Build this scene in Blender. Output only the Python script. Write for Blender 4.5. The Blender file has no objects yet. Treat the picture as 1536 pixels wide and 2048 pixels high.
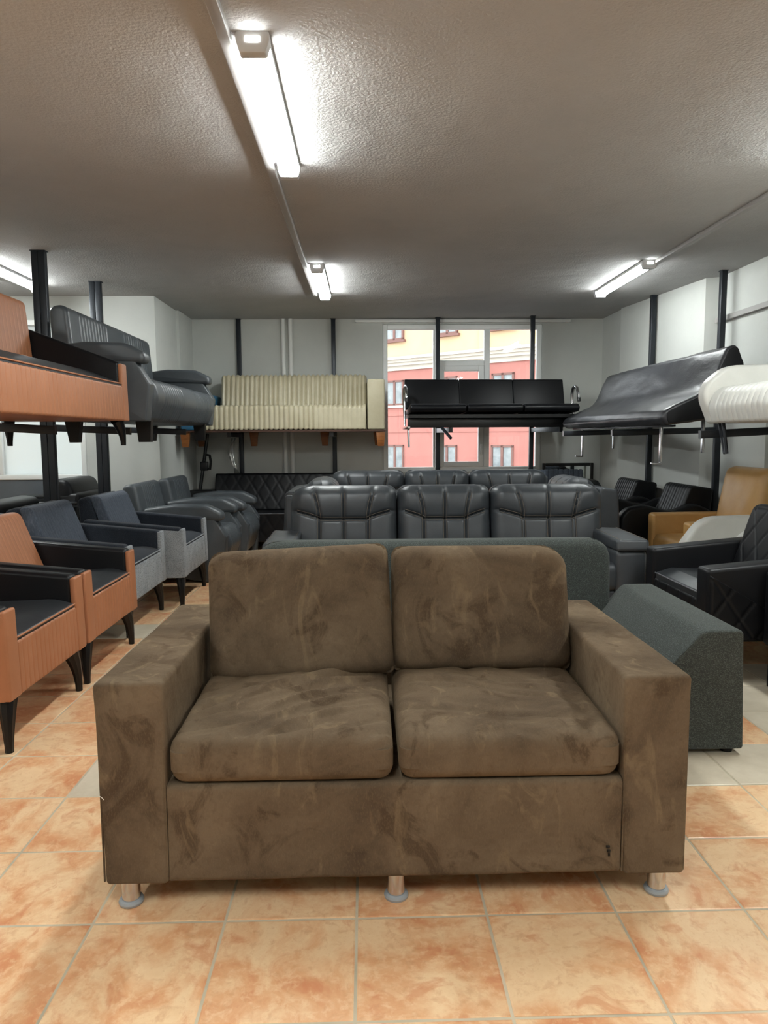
import bpy, bmesh, math, random
from mathutils import Vector, Matrix, noise
random.seed(7)
sc = bpy.context.scene
COL = sc.collection
PI = math.pi
R = math.radians

# ------------------------------------------------------------------ camera, world, exposure
cam_d = bpy.data.cameras.new('camera')
cam = bpy.data.objects.new('camera', cam_d)
COL.objects.link(cam)
sc.camera = cam
cam_d.sensor_fit = 'HORIZONTAL'
cam_d.sensor_width = 36.0
cam_d.lens = 36.0 * 1465.3 / 1536.0
cam_d.clip_start = 0.05
_yaw, _pit, _rol = R(1.4456), R(5.9098), R(0.3558)
_fw = Vector((math.sin(_yaw) * math.cos(_pit), math.cos(_yaw) * math.cos(_pit), -math.sin(_pit)))
_rt0 = Vector((math.cos(_yaw), -math.sin(_yaw), 0))
_dn0 = _fw.cross(_rt0)
_rt = _rt0 * math.cos(_rol) + _dn0 * math.sin(_rol)
_dn = _dn0 * math.cos(_rol) - _rt0 * math.sin(_rol)
_m = Matrix((_rt, -_dn, -_fw)).transposed().to_4x4()
_m.translation = (0, 0, 1.2207)
cam.matrix_world = _m

wd = bpy.data.worlds.new('overcast_sky')
sc.world = wd
wd.use_nodes = True
_bg = wd.node_tree.nodes['Background']
_bg.inputs[0].default_value = (0.93, 0.97, 1.0, 1)
_bg.inputs[1].default_value = 4.3

LAMP = 92.0
sc.view_settings.view_transform = 'Standard'
sc.view_settings.look = 'None'
sc.view_settings.gamma = 1.0
sc.view_settings.use_curve_mapping = False
sc.view_settings.exposure = 0.0
try:
    sc.cycles.use_denoising = True
    sc.cycles.max_bounces = 8
    sc.cycles.diffuse_bounces = 5
    sc.cycles.sample_clamp_indirect = 6.0
except Exception:
    pass

# ------------------------------------------------------------------ materials
def srgb(c):
    return tuple(((v / 255.0) / 12.92 if v / 255.0 <= 0.04045 else ((v / 255.0 + 0.055) / 1.055) ** 2.4) for v in c) + (1.0,)

def mat(name, c1, rough=0.5, c2=None, vscale=6.0, vlo=0.35, vhi=0.65, metal=0.0, bump=None, stretch=None,
        sheen=0.0, spec=0.5, detail=6.0, fine=None, rnd=False, distort=0.0):
    """procedural principled material; c1/c2 blended by noise; bump = [(scale, strength, distance), ...]"""
    m = bpy.data.materials.new(name)
    m.use_nodes = True
    nt = m.node_tree
    b = nt.nodes['Principled BSDF']
    b.inputs['Roughness'].default_value = rough
    b.inputs['Metallic'].default_value = metal
    b.inputs['Specular IOR Level'].default_value = spec
    if sheen:
        b.inputs['Sheen Weight'].default_value = sheen
        b.inputs['Sheen Roughness'].default_value = 0.45
    tc = nt.nodes.new('ShaderNodeTexCoord')
    vec = tc.outputs['Object']
    if stretch:
        mp = nt.nodes.new('ShaderNodeMapping')
        mp.inputs['Scale'].default_value = stretch
        nt.links.new(vec, mp.inputs['Vector'])
        vec = mp.outputs['Vector']
    if rnd:
        oi = nt.nodes.new('ShaderNodeObjectInfo')
        mu = nt.nodes.new('ShaderNodeMath'); mu.operation = 'MULTIPLY'; mu.inputs[1].default_value = 57.0
        nt.links.new(oi.outputs['Random'], mu.inputs[0])
        ad = nt.nodes.new('ShaderNodeVectorMath'); ad.operation = 'ADD'
        nt.links.new(vec, ad.inputs[0]); nt.links.new(mu.outputs[0], ad.inputs[1])
        vec = ad.outputs[0]
    col = None
    if c2 is not None:
        n = nt.nodes.new('ShaderNodeTexNoise')
        n.inputs['Scale'].default_value = vscale
        n.inputs['Detail'].default_value = detail
        n.inputs['Roughness'].default_value = 0.62
        n.inputs['Distortion'].default_value = distort
        nt.links.new(vec, n.inputs['Vector'])
        r = nt.nodes.new('ShaderNodeValToRGB')
        r.color_ramp.elements[0].position = vlo
        r.color_ramp.elements[1].position = vhi
        r.color_ramp.elements[0].color = srgb(c1)
        r.color_ramp.elements[1].color = srgb(c2)
        nt.links.new(n.outputs['Fac'], r.inputs['Fac'])
        col = r.outputs['Color']
    else:
        b.inputs['Base Color'].default_value = srgb(c1)
    if fine:      # fine weave / grain: (scale, colour, lo, hi)
        n2 = nt.nodes.new('ShaderNodeTexNoise')
        n2.inputs['Scale'].default_value = fine[0]
        n2.inputs['Detail'].default_value = 3.0
        nt.links.new(vec, n2.inputs['Vector'])
        r2 = nt.nodes.new('ShaderNodeMapRange')
        r2.inputs[1].default_value = fine[2]
        r2.inputs[2].default_value = fine[3]
        nt.links.new(n2.outputs['Fac'], r2.inputs[0])
        mx = nt.nodes.new('ShaderNodeMix'); mx.data_type = 'RGBA'
        nt.links.new(r2.outputs[0], mx.inputs[0])
        if col is None:
            mx.inputs[6].default_value = srgb(c1)
        else:
            nt.links.new(col, mx.inputs[6])
        mx.inputs[7].default_value = srgb(fine[1])
        col = mx.outputs[2]
    if col is not None:
        nt.links.new(col, b.inputs['Base Color'])
    prev = None
    for (s, st, dist) in (bump or []):
        n3 = nt.nodes.new('ShaderNodeTexNoise')
        n3.inputs['Scale'].default_value = s
        n3.inputs['Detail'].default_value = 4.0
        nt.links.new(vec, n3.inputs['Vector'])
        bp = nt.nodes.new('ShaderNodeBump')
        bp.inputs['Strength'].default_value = st
        bp.inputs['Distance'].default_value = dist
        nt.links.new(n3.outputs['Fac'], bp.inputs['Height'])
        if prev is not None:
            nt.links.new(prev, bp.inputs['Normal'])
        prev = bp.outputs['Normal']
    if prev is not None:
        nt.links.new(prev, b.inputs['Normal'])
    return m

def glass_mat(name, tint=(1, 1, 1), ior=1.45):
    m = bpy.data.materials.new(name); m.use_nodes = True
    nt = m.node_tree; nt.nodes.clear()
    o = nt.nodes.new('ShaderNodeOutputMaterial')
    t = nt.nodes.new('ShaderNodeBsdfTransparent'); t.inputs[0].default_value = tint + (1,)
    g = nt.nodes.new('ShaderNodeBsdfGlossy'); g.inputs['Roughness'].default_value = 0.02
    f = nt.nodes.new('ShaderNodeFresnel'); f.inputs[0].default_value = ior
    x = nt.nodes.new('ShaderNodeMixShader')
    nt.links.new(f.outputs[0], x.inputs[0]); nt.links.new(t.outputs[0], x.inputs[1]); nt.links.new(g.outputs[0], x.inputs[2])
    nt.links.new(x.outputs[0], o.inputs[0])
    return m

def emit_mat(name, col, s):
    m = bpy.data.materials.new(name); m.use_nodes = True
    b = m.node_tree.nodes['Principled BSDF']
    b.inputs['Base Color'].default_value = (0.9, 0.9, 0.9, 1)
    b.inputs['Emission Color'].default_value = col + (1,)
    b.inputs['Emission Strength'].default_value = s
    return m

M = {}
M['ceiling'] = mat('ceiling_plaster', (181, 180, 179), 0.95, (173, 172, 171), 1.3, bump=[(1.6, 0.35, 0.08), (75.0, 0.42, 0.010)], spec=0.2)
M['wall'] = mat('wall_paint', (198, 200, 195), 0.75, (190, 192, 188), 1.4, bump=[(4.0, 0.12, 0.03), (120.0, 0.1, 0.003)], spec=0.3)
M['wall_grey'] = mat('grey_wall_paint', (92, 98, 104), 0.6, (82, 88, 93), 2.0)
M['trim_white'] = mat('white_plastic', (222, 222, 218), 0.4)
M['grout'] = mat('grout', (212, 198, 172), 0.95, (172, 164, 144), 2.5)
M['tile_cream'] = mat('cream_tile', (214, 203, 182), 0.36, (196, 184, 162), 6.0, rnd=True, detail=8, bump=[(28.0, 0.15, 0.004)])
M['greygreen'] = mat('grey_green_woven_fabric', (53, 57, 55), 0.95, (60, 64, 62), 4.0, sheen=0.08, spec=0.12,
                     fine=(300.0, (98, 105, 101), 0.48, 0.74), bump=[(420.0, 0.4, 0.0012)], stretch=(1, 1, 1.6))
M['leather_grey'] = mat('dark_grey_leather', (50, 54, 58), 0.42, (57, 61, 65), 7.0, bump=[(14.0, 0.10, 0.012), (300.0, 0.15, 0.001)])
M['leather_slate'] = mat('slate_grey_leatherette', (66, 71, 75), 0.42, (72, 77, 81), 8.0, bump=[(300.0, 0.1, 0.001)])
M['leather_black'] = mat('black_leatherette', (13, 14, 17), 0.42, (17, 18, 21), 7.0, bump=[(240.0, 0.1, 0.001)], spec=0.27)
M['leather_seat'] = mat('charcoal_leatherette', (36, 39, 42), 0.42, (42, 45, 48), 7.0, bump=[(12.0, 0.12, 0.01)])
M['leather_bench'] = mat('black_creased_leather', (44, 45, 49), 0.36, (56, 57, 61), 2.4, bump=[(5.0, 0.14, 0.02), (24.0, 0.18, 0.006)], stretch=(1.2, 1, 3))
M['orange'] = mat('tan_orange_leatherette', (160, 104, 70), 0.5, (168, 111, 77), 6.0, bump=[(260.0, 0.12, 0.001)])
M['cream'] = mat('cream_leatherette', (186, 178, 152), 0.32, (176, 167, 140), 6.0, bump=[(30.0, 0.12, 0.006)])
M['blue'] = mat('blue_leatherette', (44, 100, 134), 0.45, (50, 106, 140), 6.0)
M['tan'] = mat('mustard_tan_leather', (190, 148, 90), 0.4, (176, 135, 80), 5.0, bump=[(18.0, 0.12, 0.008)])
M['white_leather'] = mat('white_leatherette', (226, 226, 220), 0.4, (218, 218, 212), 6.0)
M['grey_fabric'] = mat('light_grey_melange_fabric', (138, 142, 145), 0.95, (154, 158, 161), 9.0, sheen=0.1, spec=0.1,
                       fine=(230.0, (72, 76, 82), 0.48, 0.70), bump=[(300.0, 0.3, 0.0015)])
M['navy_fabric'] = mat('dark_slate_fabric', (36, 39, 45), 0.95, (42, 46, 52), 8.0, sheen=0.1, spec=0.1, fine=(260.0, (60, 66, 76), 0.52, 0.75),
                       bump=[(300.0, 0.3, 0.0015)])
M['blue_stripe'] = mat('slate_striped_fabric', (62, 68, 77), 0.95, (78, 84, 94), 30.0, sheen=0.1, spec=0.1, stretch=(3.0, 1, 0.25),
                       fine=(160.0, (96, 101, 110), 0.52, 0.75))
M['steel_dark'] = mat('dark_painted_steel', (34, 38, 43), 0.38, (42, 46, 52), 4.0, metal=0.35)
M['black_plastic'] = mat('black_plastic', (16, 16, 17), 0.32)
M['leg_black'] = mat('black_lacquered_leg', (10, 10, 11), 0.38, spec=0.35)
M['chrome'] = mat('chrome', (206, 206, 208), 0.2, metal=1.0)
M['ring_grey'] = mat('grey_plastic_ring', (150, 155, 158), 0.45)
M['wood'] = mat('varnished_wood', (150, 92, 42), 0.4, (124, 72, 32), 5.0, stretch=(2, 2, 14))
M['wood_dark'] = mat('dark_plywood', (72, 44, 28), 0.6, (60, 36, 24), 6.0)
M['stitch'] = mat('tan_thread', (112, 103, 92), 0.8)
M['stitch_dark'] = mat('dark_thread', (86, 88, 92), 0.8)
M['window_frame'] = mat('white_pvc', (243, 244, 243), 0.35, (236, 238, 236), 3.0)
M['glass'] = glass_mat('window_glass', (0.97, 0.98, 0.98))
M['diffuser'] = emit_mat('lit_diffuser', (0.95, 1.0, 0.985), LAMP)
M['diffuser_dim'] = emit_mat('lit_diffuser_dimmed', (0.95, 1.0, 0.985), LAMP * 0.66)  # same lamp, output turned down so the nearby right wall does not burn out
M['trunking'] = mat('ceiling_trunking', (152, 149, 146), 0.5)
M['lamp_cap'] = mat('lamp_end_cap', (196, 196, 196), 0.4)
M['mirror'] = mat('mirror_glass', (235, 238, 238), 0.03, metal=1.0)
M['facade_yellow'] = mat('yellow_render', (208, 180, 146), 0.9, (200, 172, 138), 0.6)
M['facade_red'] = mat('red_render', (184, 124, 114), 0.9, (176, 117, 108), 0.8)
M['cornice'] = mat('cornice_white', (216, 208, 194), 0.85, (208, 200, 186), 1.0)
M['brown_frame'] = mat('brown_window_frame', (124, 88, 80), 0.6)
M['far_pane'] = mat('reflecting_pane', (116, 124, 126), 0.15, (156, 162, 162), 1.6, spec=0.5)
M['street'] = mat('asphalt', (120, 120, 120), 0.95, (110, 110, 110), 1.0)
def frosted():
    m = bpy.data.materials.new('frosted_pane'); m.use_nodes = True
    nt = m.node_tree; nt.nodes.clear()
    o = nt.nodes.new('ShaderNodeOutputMaterial')
    t = nt.nodes.new('ShaderNodeBsdfTranslucent'); t.inputs[0].default_value = (0.80, 0.84, 0.83, 1)
    d = nt.nodes.new('ShaderNodeBsdfDiffuse'); d.inputs[0].default_value = (0.72, 0.75, 0.75, 1)
    x = nt.nodes.new('ShaderNodeMixShader'); x.inputs[0].default_value = 0.28
    nt.links.new(t.outputs[0], x.inputs[1]); nt.links.new(d.outputs[0], x.inputs[2]); nt.links.new(x.outputs[0], o.inputs[0])
    return m
M['frosted'] = frosted()
def plastic_sheet():
    m = bpy.data.materials.new('clear_plastic'); m.use_nodes = True
    nt = m.node_tree; nt.nodes.clear()
    o = nt.nodes.new('ShaderNodeOutputMaterial')
    t = nt.nodes.new('ShaderNodeBsdfTransparent')
    g = nt.nodes.new('ShaderNodeBsdfGlossy'); g.inputs['Roughness'].default_value = 0.15
    x = nt.nodes.new('ShaderNodeMixShader'); x.inputs[0].default_value = 0.38
    nt.links.new(t.outputs[0], x.inputs[1]); nt.links.new(g.outputs[0], x.inputs[2]); nt.links.new(x.outputs[0], o.inputs[0])
    return m
M['plastic'] = plastic_sheet()

def layered(name, base_stops, scale, distort, layers, rough, bump, rnd=False, stretch=None, sheen=None, spec=0.3):
    """a broad blotch ramp, then layers (scale, stretch, distort, lo, hi, colour, amount) laid over it"""
    m = bpy.data.materials.new(name); m.use_nodes = True
    nt = m.node_tree; b = nt.nodes['Principled BSDF']
    b.inputs['Roughness'].default_value = rough
    b.inputs['Specular IOR Level'].default_value = spec
    if sheen:
        b.inputs['Sheen Weight'].default_value = sheen[0]
        b.inputs['Sheen Tint'].default_value = srgb(sheen[1])
        b.inputs['Sheen Roughness'].default_value = 0.5
    tc = nt.nodes.new('ShaderNodeTexCoord'); vec = tc.outputs['Object']
    if rnd:
        oi = nt.nodes.new('ShaderNodeObjectInfo')
        mu = nt.nodes.new('ShaderNodeMath'); mu.operation = 'MULTIPLY'; mu.inputs[1].default_value = 57.0
        nt.links.new(oi.outputs['Random'], mu.inputs[0])
        ad = nt.nodes.new('ShaderNodeVectorMath'); ad.operation = 'ADD'
        nt.links.new(vec, ad.inputs[0]); nt.links.new(mu.outputs[0], ad.inputs[1]); vec = ad.outputs[0]
    def noise_(sc_, st, ds, det=7.0):
        v = vec
        if st:
            mp = nt.nodes.new('ShaderNodeMapping'); mp.inputs['Scale'].default_value = st
            nt.links.new(v, mp.inputs['Vector']); v = mp.outputs['Vector']
        n = nt.nodes.new('ShaderNodeTexNoise'); n.inputs['Scale'].default_value = sc_
        n.inputs['Detail'].default_value = det; n.inputs['Roughness'].default_value = 0.6; n.inputs['Distortion'].default_value = ds
        nt.links.new(v, n.inputs['Vector'])
        return n.outputs['Fac']
    rp = nt.nodes.new('ShaderNodeValToRGB')
    el = rp.color_ramp.elements
    while len(el) < len(base_stops): el.new(0.5)
    for e, (p, c) in zip(el, base_stops): e.position = p; e.color = srgb(c)
    nt.links.new(noise_(scale, stretch, distort), rp.inputs['Fac']); col = rp.outputs['Color']
    for (sc_, st, ds, lo, hi, c, amt) in layers:
        mr = nt.nodes.new('ShaderNodeMapRange')
        for k, v in ((1, lo), (2, hi), (3, 0.0), (4, amt)): mr.inputs[k].default_value = v
        nt.links.new(noise_(sc_, st, ds), mr.inputs[0])
        mx = nt.nodes.new('ShaderNodeMix'); mx.data_type = 'RGBA'
        nt.links.new(mr.outputs[0], mx.inputs[0]); nt.links.new(col, mx.inputs[6]); mx.inputs[7].default_value = srgb(c)
        col = mx.outputs[2]
    nt.links.new(col, b.inputs['Base Color'])
    prev = None
    for (sc_, st, dist, stv) in bump:
        bp = nt.nodes.new('ShaderNodeBump'); bp.inputs['Strength'].default_value = st; bp.inputs['Distance'].default_value = dist
        nt.links.new(noise_(sc_, stv, 0.4, 4.0), bp.inputs['Height'])
        if prev is not None: nt.links.new(prev, bp.inputs['Normal'])
        prev = bp.outputs['Normal']
    if prev is not None: nt.links.new(prev, b.inputs['Normal'])
    return m
M['tile'] = layered('terracotta_marbled_tile', [(0.34, (210, 144, 102)), (0.45, (222, 170, 126)), (0.58, (236, 202, 160)), (0.72, (230, 192, 148))], 5.0, 0.5,
                    [(38.0, None, 0.35, 0.50, 0.64, (238, 206, 164), 0.55), (30.0, None, 0.4, 0.54, 0.68, (204, 150, 108), 0.5),
                     (9.0, (1.0, 1.5, 1.0), 0.8, 0.56, 0.66, (206, 134, 94), 0.6), (120.0, None, 0.0, 0.55, 0.75, (206, 160, 118), 0.35)],
                    0.33, [(30.0, 0.15, 0.003, None)], rnd=True, stretch=(1, 1.3, 1), spec=0.4)
M['suede'] = layered('brown_suede', [(0.34, (73, 61, 49)), (0.50, (96, 82, 66)), (0.68, (111, 96, 78))], 3.2, 0.7,
                     [(6.5, (1, 1, 0.7), 1.3, 0.55, 0.63, (72, 58, 44), 0.75), (9.0, (1.6, 1, 0.5), 1.0, 0.58, 0.66, (124, 107, 84), 0.55),
                      (60.0, None, 0.5, 0.48, 0.75, (74, 61, 46), 0.35), (320.0, (1, 1, 0.4), 0.0, 0.5, 0.8, (122, 106, 84), 0.4)],
                     0.95, [(14.0, 0.26, 0.014, (1, 1, 0.7)), (46.0, 0.18, 0.005, None), (380.0, 0.2, 0.0012, None)], sheen=(0.12, (190, 165, 130)), spec=0.12)

# ------------------------------------------------------------------ geometry helpers: a geo is (verts, faces)
def xf(geo, mtx):
    return ([tuple(mtx @ Vector(v)) for v in geo[0]], geo[1])
def mv(geo, x=0, y=0, z=0):
    return ([(v[0] + x, v[1] + y, v[2] + z) for v in geo[0]], geo[1])
def rot(geo, ax, deg, c=(0, 0, 0)):
    m = Matrix.Translation(c) @ Matrix.Rotation(R(deg), 4, ax) @ Matrix.Translation([-k for k in c])
    return xf(geo, m)
def mirx(geo):
    return ([(-v[0], v[1], v[2]) for v in geo[0]], geo[1])

def mk(name, geos, m, parent=None, sharp=38, flat=False):
    vs, fs = [], []
    for g in geos:
        o = len(vs)
        vs.extend(g[0]); fs.extend([tuple(i + o for i in f) for f in g[1]])
    me = bpy.data.meshes.new(name)
    me.from_pydata(vs, [], fs)
    bm = bmesh.new(); bm.from_mesh(me)
    bmesh.ops.recalc_face_normals(bm, faces=bm.faces)
    bm.to_mesh(me); bm.free()
    if not flat:
        me.shade_smooth()
        me.set_sharp_from_angle(angle=R(sharp))
    me.materials.append(M[m])
    o = bpy.data.objects.new(name, me)
    COL.objects.link(o)
    if parent is not None:
        o.parent = parent
    return o

def tag(o, label, cat, group=None):
    o['label'] = label; o['category'] = cat
    if group: o['group'] = group
    return o
def thing(name, label, cat, loc=(0, 0, 0), rz=0.0, group=None):
    o = bpy.data.objects.new(name, None)
    o.empty_display_size = 0.1
    COL.objects.link(o)
    o.location = loc; o.rotation_euler = (0, 0, R(rz))
    return tag(o, label, cat, group)
def struct(o):
    o['kind'] = 'structure'
    return o
def kids(o):
    return [c for c in bpy.data.objects if c.parent == o]
def dup(root, loc, rz, label, group=None):
    r = root.copy(); COL.objects.link(r)
    r.location = loc; r.rotation_euler = (0, 0, R(rz)); r['label'] = label
    if group: r['group'] = group
    for ch in kids(root):
        c = ch.copy(); COL.objects.link(c); c.parent = r
        for g in kids(ch):
            d = g.copy(); COL.objects.link(d); d.parent = c
    return r

def box(x0, x1, y0, y1, z0, z1):
    return ([(x0, y0, z0), (x1, y0, z0), (x1, y1, z0), (x0, y1, z0), (x0, y0, z1), (x1, y0, z1), (x1, y1, z1), (x0, y1, z1)],
            [(0, 3, 2, 1), (4, 5, 6, 7), (0, 1, 5, 4), (1, 2, 6, 5), (2, 3, 7, 6), (3, 0, 4, 7)])
def prism(pts, z0, z1, axis='z'):
    n = len(pts)
    f = {'z': lambda p, a: (p[0], p[1], a), 'y': lambda p, a: (p[0], a, p[1]), 'x': lambda p, a: (a, p[0], p[1])}[axis]
    v = [f(p, z0) for p in pts] + [f(p, z1) for p in pts]
    return (v, [tuple(range(n))[::-1], tuple(range(n, 2 * n))] + [(i, (i + 1) % n, n + (i + 1) % n, n + i) for i in range(n)])

def rpoly(pts, r, seg=5):
    n = len(pts); out = []
    area = sum(pts[i][0] * pts[(i + 1) % n][1] - pts[(i + 1) % n][0] * pts[i][1] for i in range(n))
    if area < 0: pts = pts[::-1]
    for i in range(n):
        P = Vector(pts[i][:2]); A = Vector(pts[i - 1][:2]); B = Vector(pts[(i + 1) % n][:2])
        ri = pts[i][2] if len(pts[i]) > 2 else r
        a = (A - P); b = (B - P); la, lb = a.length, b.length
        a.normalize(); b.normalize()
        ang = math.acos(max(-1, min(1, a.dot(b))))
        if ri <= 1e-5 or ang > PI - 0.03:
            out.append((P.x, P.y)); continue
        t = min(ri / math.tan(ang / 2), 0.48 * la, 0.48 * lb)
        rr = t * math.tan(ang / 2)
        c = P + (a + b).normalized() * (rr / math.sin(ang / 2))
        s = P + a * t; e = P + b * t
        a0 = math.atan2(s.y - c.y, s.x - c.x); a1 = math.atan2(e.y - c.y, e.x - c.x)
        d = a1 - a0
        while d > PI: d -= 2 * PI
        while d < -PI: d += 2 * PI
        k = max(2, int(math.ceil(seg * abs(d) / (PI / 2))))
        for j in range(k + 1):
            th = a0 + d * j / k
            out.append((c.x + rr * math.cos(th), c.y + rr * math.sin(th)))
    return out

def soft(pts, r, a0, a1, er=0.015, axis='x', ds=None, na=1, off=None, seg=5, eseg=4, raw=False):
    """rounded outline swept along an axis, its two ends rounded too; off(a, p, q, np, nq) displaces along the normal"""
    P = pts if raw else rpoly(pts, r, seg)
    if ds:
        Q = []
        for i in range(len(P)):
            a, b = P[i], P[(i + 1) % len(P)]
            L = math.hypot(b[0] - a[0], b[1] - a[1]); k = max(1, int(math.ceil(L / ds)))
            for j in range(k): Q.append((a[0] + (b[0] - a[0]) * j / k, a[1] + (b[1] - a[1]) * j / k))
        P = Q
    n = len(P); N = []
    for i in range(n):
        a, p, b = P[i - 1], P[i], P[(i + 1) % n]
        e1 = Vector((p[0] - a[0], p[1] - a[1])); e2 = Vector((b[0] - p[0], b[1] - p[1]))
        if e1.length: e1.normalize()
        if e2.length: e2.normalize()
        v = Vector((e1.y + e2.y, -e1.x - e2.x))
        if v.length < 1e-6: v = Vector((e1.y, -e1.x))
        v.normalize()
        c = max(0.6, v.dot(Vector((e1.y, -e1.x))))
        N.append((v.x / c, v.y / c))
    rings = []
    if er > 0:
        for k in range(eseg + 1):
            ph = PI / 2 * k / eseg
            rings.append((a0 + er - er * math.cos(ph), er - er * math.sin(ph)))
        for k in range(1, na): rings.append((a0 + er + (a1 - a0 - 2 * er) * k / na, 0))
        for k in range(eseg, -1, -1):
            ph = PI / 2 * k / eseg
            rings.append((a1 - er + er * math.cos(ph), er - er * math.sin(ph)))
    else:
        rings = [(a0 + (a1 - a0) * k / na, 0) for k in range(na + 1)]
    f = {'z': lambda p, q, a: (p, q, a), 'y': lambda p, q, a: (p, a, q), 'x': lambda p, q, a: (a, p, q)}[axis]
    V = []
    for (a, ins) in rings:
        for i in range(n):
            d = -ins
            if off: d += off(a, P[i][0], P[i][1], N[i][0], N[i][1])
            V.append(f(P[i][0] + N[i][0] * d, P[i][1] + N[i][1] * d, a))
    F = []
    for k in range(len(rings) - 1):
        for i in range(n):
            j = (i + 1) % n
            F.append((k * n + i, k * n + j, (k + 1) * n + j, (k + 1) * n + i))
    F.append(tuple(range(n))[::-1]); b = (len(rings) - 1) * n; F.append(tuple(range(b, b + n)))
    return (V, F)

def rbox(x0, x1, y0, y1, z0, z1, r=0.015, **k):
    return soft([(y0, z0), (y1, z0), (y1, z1), (y0, z1)], r, x0, x1, er=r, axis='x', seg=3, eseg=3, **k)

def axpos(L, re, n, m=5):
    a = [re * (1 - math.cos(PI / 2 * k / m)) for k in range(m + 1)]
    mid = [re + (L - 2 * re) * k / n for k in range(1, n)]
    return a + mid + [L - t for t in a[::-1]]

def cush(w, h, t, re=0.04, nx=16, nz=12, cr=(0.04,) * 4, crown=0.015, disp=None, back=False):
    """upholstered pad centred on the origin: width x, height z, thickness y, front towards -y.
    cr = outline corner radii (bottom-left, bottom-right, top-right, top-left); disp(x, z) pushes the front outwards"""
    re = min(re, t / 2 * 0.999)
    xs = axpos(1.0, re / w, nx); zs = axpos(h, re, nz)
    def ext(z):
        xl, xr = 0.0, w
        for (ri, side, top) in ((cr[0], 0, 0), (cr[1], 1, 0), (cr[2], 1, 1), (cr[3], 0, 1)):
            dz = (z - (h - ri)) if top else (ri - z)
            if ri > 0 and dz > 0:
                ins = ri - math.sqrt(max(0, ri * ri - dz * dz))
                if side: xr = min(xr, w - ins)
                else: xl = max(xl, ins)
        return xl, xr
    V = []; nX, nZ = len(xs), len(zs)
    for sgn in (-1, 1):
        for z in zs:
            xl, xr = ext(z)
            for u in xs:
                x = xl + (xr - xl) * u
                dx = min(x - xl, xr - x); dz = min(z, h - z)
                e = min(1.0, math.hypot(max(0, 1 - dx / re), max(0, 1 - dz / re)))
                ins = re * (1 - math.sqrt(max(0, 1 - e * e)))
                X = x - w / 2; Z = z - h / 2
                nxn = 2 * X / w; nzn = 2 * Z / h
                cw = crown * (1 - nxn ** 4) * (1 - nzn ** 4)
                y = t / 2 - ins + cw * (1 if sgn < 0 else 0.3)
                if disp and (sgn < 0 or back): y += disp(X, Z) * (1 - e * 0.8)
                V.append((X, sgn * y, Z))
    F = []; o = nX * nZ
    for j in range(nZ - 1):
        for i in range(nX - 1):
            a = j * nX + i
            F.append((a, a + 1, a + 1 + nX, a + nX)); F.append((o + a, o + a + nX, o + a + 1 + nX, o + a + 1))
    loop = [i for i in range(nX)] + [j * nX + nX - 1 for j in range(1, nZ)] + [(nZ - 1) * nX + i for i in range(nX - 2, -1, -1)] + [j * nX for j in range(nZ - 2, 0, -1)]
    for k in range(len(loop)):
        a, b = loop[k], loop[(k + 1) % len(loop)]
        F.append((a, o + a, o + b, b))
    return (V, F)

def tube(path, rad, n=8, cap=True, flute=0.0):
    P = [Vector(p) for p in path]; m = len(P)
    rs = rad if isinstance(rad, (list, tuple)) else [rad] * m
    V = []; up = None
    for i in range(m):
        d = (P[min(i + 1, m - 1)] - P[max(i - 1, 0)]).normalized()
        if up is None:
            ref = Vector((0, 0, 1)) if abs(d.z) < 0.9 else Vector((1, 0, 0))
            up = (ref - d * ref.dot(d)).normalized()
        else:
            up = (up - d * up.dot(d)).normalized()
        s = d.cross(up)
        for k in range(n):
            th = 2 * PI * k / n
            r = rs[i] * (1 + (flute if k % 2 else 0))
            V.append(tuple(P[i] + up * (r * math.cos(th)) + s * (r * math.sin(th))))
    F = []
    for i in range(m - 1):
        for k in range(n):
            j = (k + 1) % n
            F.append((i * n + k, i * n + j, (i + 1) * n + j, (i + 1) * n + k))
    if cap:
        F.append(tuple(range(n))[::-1]); F.append(tuple(range((m - 1) * n, m * n)))
    return (V, F)
def lathe(prof, cx=0, cy=0, n=20):
    V = []; m = len(prof)
    for (r, z) in prof:
        for k in range(n):
            V.append((cx + r * math.cos(2 * PI * k / n), cy + r * math.sin(2 * PI * k / n), z))
    F = [(i * n + k, i * n + (k + 1) % n, (i + 1) * n + (k + 1) % n, (i + 1) * n + k) for i in range(m - 1) for k in range(n)]
    F.append(tuple(range(n))[::-1]); F.append(tuple(range((m - 1) * n, m * n)))
    return (V, F)

def groove(d, w):               # a seam: 1 on the line, 0 beyond w
    return math.exp(-(d / w) ** 2)
def diamond(a, b, sx, sy):      # distance to the nearest of two crossing line families
    u = a / sx + b / sy; v = a / sx - b / sy
    return min(abs(u - round(u)), abs(v - round(v)))

# ------------------------------------------------------------------ the setting
H = 2.56
YB = 8.60
WX0, WX1, WZ0, WZ1 = 0.215, 2.065, 0.80, 2.50
bw = mk('wall_back', [box(-2.7, WX0, YB, YB + 0.2, 0, H), box(WX1, 3.4, YB, YB + 0.2, 0, H), box(WX0, WX1, YB, YB + 0.2, 0, WZ0), box(WX0, WX1, YB, YB + 0.2, WZ1, H)], 'wall', flat=True)
struct(bw)
mk('water_pipe', [tube([(-0.925, YB - 0.028, 0), (-0.925, YB - 0.028, H)], 0.025, 12)], 'trim_white', bw)
mk('water_pipe', [tube([(-0.842, YB - 0.028, 0), (-0.842, YB - 0.028, H)], 0.025, 12)], 'trim_white', bw)
wr = mk('wall_right', [prism([(2.77, YB + 0.2), (2.77, 7.93), (2.745, 7.93), (2.955, 6.42), (3.10, 6.36), (3.10, -2.6), (3.3, -2.6), (3.3, YB + 0.2)], 0, H)], 'wall', flat=True)
struct(wr)
mk('ledge', [box(3.02, 3.10, 2.0, 6.37, 2.17, 2.21)], 'trunking', wr)
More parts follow.
